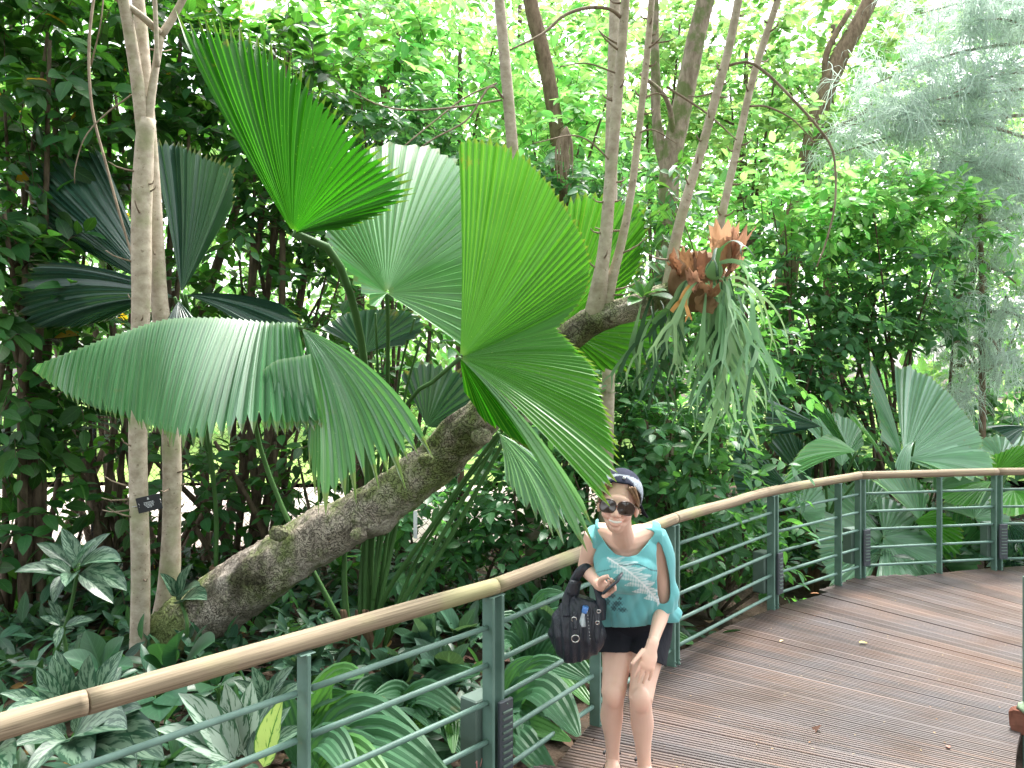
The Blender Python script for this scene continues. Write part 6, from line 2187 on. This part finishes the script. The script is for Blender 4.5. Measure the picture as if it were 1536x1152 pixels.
# sunglasses
M_GLASS = plain('dark_brown_lens', (.020, .011, .008), .06, .9)
M_FRAME = plain('tortoise_frame', (.045, .018, .010), .2, .6)
sg_root = None
lens_o = []
fr_mb = MB()
for sgn in (-1, 1):
    cx_ = sgn * .0345
    pts_, pf = [], []
    for t in np.linspace(0, 2 * np.pi, 28, endpoint=False):
        sx = .0315 * np.sign(math.cos(t)) * abs(math.cos(t)) ** .75
        sz = .0245 * np.sign(math.sin(t)) * abs(math.sin(t)) ** .8
        x = cx_ + sx
        z = .0935 + sz - .10 * abs(sx) * (1 if sx * sgn > 0 else 0)
        y = -.1075 + 5.2 * x * x
        pts_.append((x, y, z))
    ring = np.array(pts_)
    c = ring.mean(0) + np.array([0, -.0045, 0])
    V = [c] + [c * .5 + q * .5 + np.array([0, -.0008, 0]) for q in ring] + list(ring)
    V = np.array([tuple(hp(*v)) for v in V])
    n_r = 28
    Fs = [(0, 1 + (i + 1) % n_r, 1 + i) for i in range(n_r)] + [(1 + i, 1 + (i + 1) % n_r, 1 + n_r + (i + 1) % n_r, 1 + n_r + i) for i in range(n_r)]
    if sgn == -1:
        V0, F0 = tb([hp(-.0035, -.1085, .098), hp(0, -.1105, .100), hp(.0035, -.1085, .098)], [.003, .0026, .003], 8, 8)
        sg_root = build('sunglasses', V0, F0, M_FRAME, person)
    build('lens', V, Fs, M_GLASS, sg_root)
    closed = [tuple(hp(*q)) for q in np.vstack([ring, ring[:2]])]
    V, Fs = tb(closed, [.0026] * 5, 90, 8)
    build('rim', V, Fs, M_FRAME, sg_root)
    V, Fs = tb([hp(sgn * .066, -.084, .100), hp(sgn * .074, -.05, .098), hp(sgn * .079, .012, .096)], [(.0024, .007), (.0022, .006), (.002, .004)], 12, 8)
    build('arm', V, Fs, M_FRAME, sg_root)

# ---- clothes
def cloth(shapes_, voxel, sm_it):
    return remesh(shapes_, voxel, sm_it, .5)


# loose top with open shoulder on the right of the picture
ts = []
ts.append(tb([P(957, 938, 4.03), P(956, 915, 3.99), P(953, 893, 3.93), P(948, 868, 3.87), P(942, 842, 3.80), P(938, 818, 3.77), P(937, 806, 3.765)],
             [(.165, .136), (.172, .142), (.168, .138), (.160, .128), (.158, .118), (.145, .090), (.10, .062)], 28, 36, XR))
ts.append(tb([shR + Vector((.005, 0, .0)), P(912, 801, 3.79), neck0, P(962, 803, 3.80), shL], [.058, .062, .062, .064, .060], 20, 18, (0, 0, 1)))
ts.append(tb([shL + Vector((-.02, 0, 0)), shL.lerp(elL, .3) + Vector((.006, 0, 0)), shL.lerp(elL, .7), elL + Vector((.004, 0, -.012))], [.064, .062, .060, .062], 18, 20))
ts.append(tb([shL.lerp(elL, .25) + Vector((-.06, .02, -.03)), shL.lerp(elL, .75) + Vector((-.05, .02, -.02)), P(1004, 925, 3.95)], [.07, .075, .06], 12, 16))
ts.append(tb([shR + Vector((.02, 0, 0)), shR.lerp(elR, .25) + Vector((.02, 0, 0))], [.056, .05], 10, 16))
ts.append(el(P(940, 856, 3.745), (.130, .085, .095)))
TV, TF, _ = cloth(ts, .0036, 12)
px_, py_ = proj(TV)
# folds: gathered cloth falls in soft diagonal pleats
fold = .0075 * np.sin(px_ * .20 + py_ * .05 + 2 * np.sin(py_ * .035)) * np.clip((py_ - 830) / 60, 0, 1) + .003 * np.sin(px_ * .41 - py_ * .12) * np.clip((py_ - 860) / 60, 0, 1)
cen = np.stack([np.full(len(TV), P(948, 880, 3.9).x), np.full(len(TV), P(948, 880, 3.9).y), TV[:, 2]], 1)
TV = TV + nrm(TV - cen) * fold[:, None]
px_, py_ = proj(TV)
front = TV[:, 1] < (np.array(P(940, 820, 3.80))[1] + (np.array(P(940, 820, 3.8))[2] - TV[:, 2]) * .62)
neckp = [(884, 740), (887, 775), (899, 800), (912, 819), (924, 831), (940, 836), (956, 831), (970, 815), (981, 800), (988, 784), (992, 740)]
slit = [(986, 812), (991, 818), (998, 838), (1003, 862), (1005, 885), (1003, 900), (998, 905), (990, 905), (986, 890), (985, 860), (984, 830)]
ok = ~(inpoly(px_, py_, neckp) & front)
ok &= ~((py_ < 792) & (px_ > 898) & (px_ < 978))
ok &= ~(inpoly(px_, py_, slit) & (TV[:, 1] < P(990, 860, 3.90).y))
hem = 939 - 8 * np.clip((px_ - 960) / 60, -.2, 1.0)
ok &= (py_ < np.where(px_ > 984, np.minimum(hem + 3, 934), hem))
ok &= ~((px_ < 893) & (py_ > 812) & (px_ < 893 - (860 - py_) * .1))
TV2, TF2 = keep_faces(TV, TF, ok)
TV2 = smooth_rim(TV2, TF2, 14)
M_TOP = N('turquoise_jersey')
tt_ = M_TOP.n('Attribute', attribute_name='tint').outputs['Color']
M_TOP.color(tt_)
M_TOP.set(rough=.8, spec=.15, sheen=.2)
M_TOP.bump(M_TOP.noise(M_TOP.scale(M_TOP.geo_pos(), 1, 1, .5), 30.0, 3), .35, .006)
x2, y2 = proj(TV2)
base = np.array([.135, .41, .425])
colr = np.tile(base, (len(TV2), 1))
# print: a white feather running down to the right, dark splashes below and a thin dark branch above
fa, fb = np.array([913.0, 838.0]), np.array([988.0, 904.0])
ax_ = (fb - fa) / np.linalg.norm(fb - fa)
u_ = ((x2 - fa[0]) * ax_[0] + (y2 - fa[1]) * ax_[1]) / np.linalg.norm(fb - fa)
bend = 6 * np.sin(np.clip(u_, 0, 1) * 3.1)
v_ = -(x2 - fa[0]) * ax_[1] + (y2 - fa[1]) * ax_[0] + bend
wid = 17 * np.clip(np.sin(np.clip(u_, 0.02, 1) ** .8 * 3.0), 0, 1) + 2
barb = .5 + .5 * np.sin((u_ * 100 - np.abs(v_) * .75) * 1.3) + .35 * np.sin(u_ * 57 + v_)
fe = (np.abs(v_) < wid * (0.75 + .3 * np.sin(u_ * 43 + v_ * .4))) & (u_ > .0) & (u_ < 1.02)
fw = np.where(fe, np.clip(.30 + .6 * barb, 0, 1) * np.clip(.45 + .65 * u_, 0, 1), 0)
fw = np.where((np.abs(v_) < 1.1) & (u_ > -.02) & (u_ < 1), .95, fw)
fw = fw * (front[ok][:len(fw)] if False else 1)
frontm = (TV2[:, 1] < P(948, 880, 3.95).y + .05)
fw = (fw * frontm)[:, None]
colr = colr * (1 - fw) + np.array([.76, .80, .80]) * fw
dk = np.zeros(len(TV2))
for (cx_, cy_, rx_, ry_) in ((926, 905, 9, 5), (918, 893, 6, 4), (934, 914, 7, 4), (921, 911, 5, 5), (912, 902, 4, 6), (930, 897, 4, 3)):
    q = ((x2 - cx_) / rx_) ** 2 + ((y2 - cy_) / ry_) ** 2 + .6 * np.sin(x2 * 1.3) * np.sin(y2 * 1.1)
    dk = np.maximum(dk, np.clip(1.2 - q, 0, 1))
ln = np.abs(y2 - (846 + .16 * (x2 - 935) + 2.5 * np.sin((x2 - 920) * .13))) < 1.0
dk = np.maximum(dk, np.where(ln & (x2 > 928) & (x2 < 985), .8, 0))
ln = np.abs(y2 - (854 - .25 * (x2 - 915))) < .9
dk = np.maximum(dk, np.where(ln & (x2 > 896) & (x2 < 918), .6, 0))
dk = (dk * frontm * .85)[:, None]
colr = colr * (1 - dk) + np.array([.02, .05, .06]) * dk
top = build('top', TV2, TF2, M_TOP.m, person)
paint(top.data, 'tint', colr)
sm = top.modifiers.new('thickness', 'SOLIDIFY')
sm.thickness = .0035
sm.offset = 1

# shorts
ss = [tb([P(951, 908, 3.99), P(954, 938, 4.09), P(955, 957, 4.10)], [(.138, .104), (.164, .122), (.135, .105)], 14, 28, XR)]
for h, k, hemf in ((hipR, kneeR, .44), (hipL, kneeL, .50)):
    ss.append(tb([h + Vector((0, 0, .03)), h.lerp(k, .2), h.lerp(k, hemf) + Vector((0, -.008, .006)), h.lerp(k, hemf + .08)], [.100, .097, .087, .085], 14, 24))
SV, SF, _ = cloth(ss, .0045, 5)
sx_, sy_ = proj(SV)
dR = np.linalg.norm(SV - np.array(hipR.lerp(kneeR, .4)), axis=1)
dL = np.linalg.norm(SV - np.array(hipL.lerp(kneeL, .4)), axis=1)
hemline = np.where(dR < dL, 979 + (sx_ - 903) * .02, 982 + (sx_ - 955) * .42)
SV, SF = keep_faces(SV, SF, (sy_ < hemline))
SV = smooth_rim(SV, SF, 10)
M_SHORT = N('black_cotton')
fz = M_SHORT.noise(M_SHORT.geo_pos(), 16.0, 4)
M_SHORT.color(M_SHORT.mix(fz, (.010, .011, .016), (.022, .023, .03)))
M_SHORT.set(rough=.85, spec=.2)
M_SHORT.bump(M_SHORT.noise(M_SHORT.scale(M_SHORT.geo_pos(), 1, 1, .45), 26.0, 3), .6, .01)
shorts = build('shorts', SV, SF, M_SHORT.m, person)
sm = shorts.modifiers.new('thickness', 'SOLIDIFY')
sm.thickness = .004
sm.offset = 1

# sandals
M_SHOE = plain('dark_sandal', (.03, .028, .03), .6)
for a_, sg in ((ankR, -1), (ankL, 1)):
    f0 = Vector((a_.x, a_.y + .02, .008))
    tdir = Vector((-.10 if sg < 0 else .05, -1, 0)).normalized()
    V, Fs, _ = tube([f0 - tdir * .045, f0 - tdir * .02, f0 + tdir * .06, f0 + tdir * .15, f0 + tdir * .225], [(.012, .007), (.036, .008), (.036, .008), (.049, .008), (.014, .007)], 16, 18, ref=XR)
    b_ = build('sandal', V, Fs, M_SHOE, person)
    for q, w_ in ((.13, .048), (.045, .040)):
        arc = [f0 + tdir * q + Vector((w_ * math.cos(t), 0, .004 + (.050 if q > .1 else .066) * math.sin(t))) for t in np.linspace(0, math.pi, 9)]
        V, Fs, _ = tube(arc, [.006, .006], 8, 18)
        build('strap', V, Fs, M_SHOE, b_)
    arc = [f0 - tdir * .0 + Vector((.036 * math.cos(t), .036 * math.sin(t) * 1.0 + .004, .075)) for t in np.linspace(0, math.pi, 9)]
    V, Fs, _ = tube(arc, [.006, .006], 8, 18)
    build('strap', V, Fs, M_SHOE, b_)

# phone in her hand
M_PHONE = plain('dark_phone_case', (.025, .035, .05), .3, .6)
pz = pdir
pn = (view - pz * view.dot(pz)).normalized()
pn = Vector((-.62, -.06, .78))
pn = (pn - pz * pn.dot(pz)).normalized()
pw = pz.cross(pn)
pcn = (ph0 + ph1) / 2 + pz * .008
R3 = np.array([list(pz), list(pw), list(pn)]).T
V, Fs = box((0, 0, 0), .118, .058, .011, 0, .004)
phone = build('phone', np.array(V) @ R3.T + np.array(pcn), Fs, M_PHONE)
tag(phone, 'slim dark mobile phone held in the woman\'s hand', 'phone')
V, Fs = box((0, 0, .0059), .088, .046, .0008)
build('screen', np.array(V) @ R3.T + np.array(pcn), Fs, M_GLASS, phone, smooth=False)

# dark handbag hanging from her forearm
M_BAG = N('navy_black_leather')
f1 = M_BAG.noise(M_BAG.geo_pos(), 18.0, 4)
M_BAG.color(M_BAG.mix(f1, (.010, .013, .020), (.028, .034, .048)))
M_BAG.set(rough=.38, spec=.5)
M_BAG.bump(M_BAG.math('ADD', M_BAG.math('MULTIPLY', M_BAG.noise(M_BAG.scale(M_BAG.geo_pos(), 1.0, 1.0, .35), 42.0, 2), 1.0), M_BAG.math('MULTIPLY', M_BAG.noise(M_BAG.geo_pos(), 260.0, 2), .15)), .8, .012)
M_CHROME = plain('polished_buckle', (.62, .62, .6), .2, .5, .9)
BD = 3.80
bag = thing('handbag', 'slouchy black leather handbag hanging from the woman\'s forearm', 'bag', P(868, 990, BD))
bs = [tb([P(868, 990, BD), P(866, 980, BD), P(865, 960, BD), P(867, 935, BD), P(873, 912, BD), P(878, 896, BD)],
         [(.055, .030), (.102, .058), (.124, .072), (.116, .068), (.092, .052), (.060, .034)], 26, 40, XR)]
bs.append(el(P(848, 948, BD), (.060, .055, .095)))
bs.append(el(P(890, 953, BD), (.048, .058, .085)))
GV, GF, _ = remesh(bs, .0065, 4, .5)
gx, gy = proj(GV)
pl_ = .0045 * np.sin((gx - 868) * (.42 + .0016 * (gy - 900))) * np.clip((gy - 895) / 30, 0, 1)
c_ = np.stack([np.full(len(GV), P(868, 950, BD).x), np.full(len(GV), P(868, 950, BD).y), GV[:, 2]], 1)
GV = GV + nrm(GV - c_) * pl_[:, None]
build('bag_body', GV, GF, M_BAG.m, bag)
for side_, pts_ in ((0, [(852, 925, BD - .06), (850, 905, BD - .03), (857, 882, 3.79), (868, 860, 3.79), (879, 852, 3.79), (886, 856, 3.80)]),
                    (1, [(902, 930, BD), (902, 905, BD), (896, 880, 3.82), (890, 860, 3.83), (885, 853, 3.82)])):
    V, Fs, _ = tube(PP(pts_), [(.010, .024), (.010, .026), (.010, .024), (.010, .022), (.010, .020)], 12, 34, ref=(.5, -.8, .3))
    build('strap', V, Fs, M_BAG.m, bag)
V, Fs, _ = tube(PP([(859, 892, 3.755), (864, 872, 3.755)]), [(.014, .030), (.014, .028)], 12, 6, ref=(.5, -.8, .3))
build('strap_wrap', V, Fs, M_BAG.m, bag)
for (x, y, d, rr_) in ((863, 958, 3.695, .016), (861, 929, 3.71, .010), (898, 917, 3.72, .008), (896, 934, 3.71, .008)):
    c = np.array(P(x, y, d))
    ring = [c + np.array([rr_ * math.cos(t), -.004 * math.sin(t), rr_ * math.sin(t)]) for t in np.linspace(0, 2 * math.pi * 1.05, 16)]
    V, Fs, _ = tube(ring, [.0028] * 3, 7, 30)
    build('buckle', V, Fs, M_CHROME, bag)
for pts_ in ([(862, 918, 3.72), (863, 945, 3.70)], [(880, 915, 3.72), (884, 970, 3.70)], [(893, 910, 3.73), (896, 965, 3.71)]):
    V, Fs, _ = tube(PP(pts_), [(.003, .008), (.003, .008)], 8, 8, ref=(.1, -1, .1))
    build('trim_band', V, Fs, M_BAG.m, bag)
for k in range(9):
    V, Fs = ellipsoid(P(881 + k * .5, 918 + k * 5, 3.70), (.0022, .0022, .0022), 6, 5)
    build('zip_tooth', V, Fs, M_CHROME, bag)

# bottle top sticking out of the bag
M_BLUE = plain('blue_bottle_cap', (.10, .25, .62), .4, .5)
M_PET_B = plain('clear_plastic_neck', (.55, .62, .66), .15, .5)
bot = thing('water_bottle', 'water bottle with blue cap sticking out of the handbag', 'bottle', P(875, 930, 3.72))
V, Fs, _ = tube(PP([(874, 938, 3.74), (875, 926, 3.735), (876, 921, 3.73), (877, 917, 3.728)]), [.018, .017, .011, .0105], 14, 10)
build('neck', V, Fs, M_PET_B, bot)
V, Fs, _ = tube(PP([(877, 918.5, 3.728), (878.5, 910, 3.722)]), [.0135, .013], 18, 4)
build('cap', V, Fs, M_BLUE, bot)
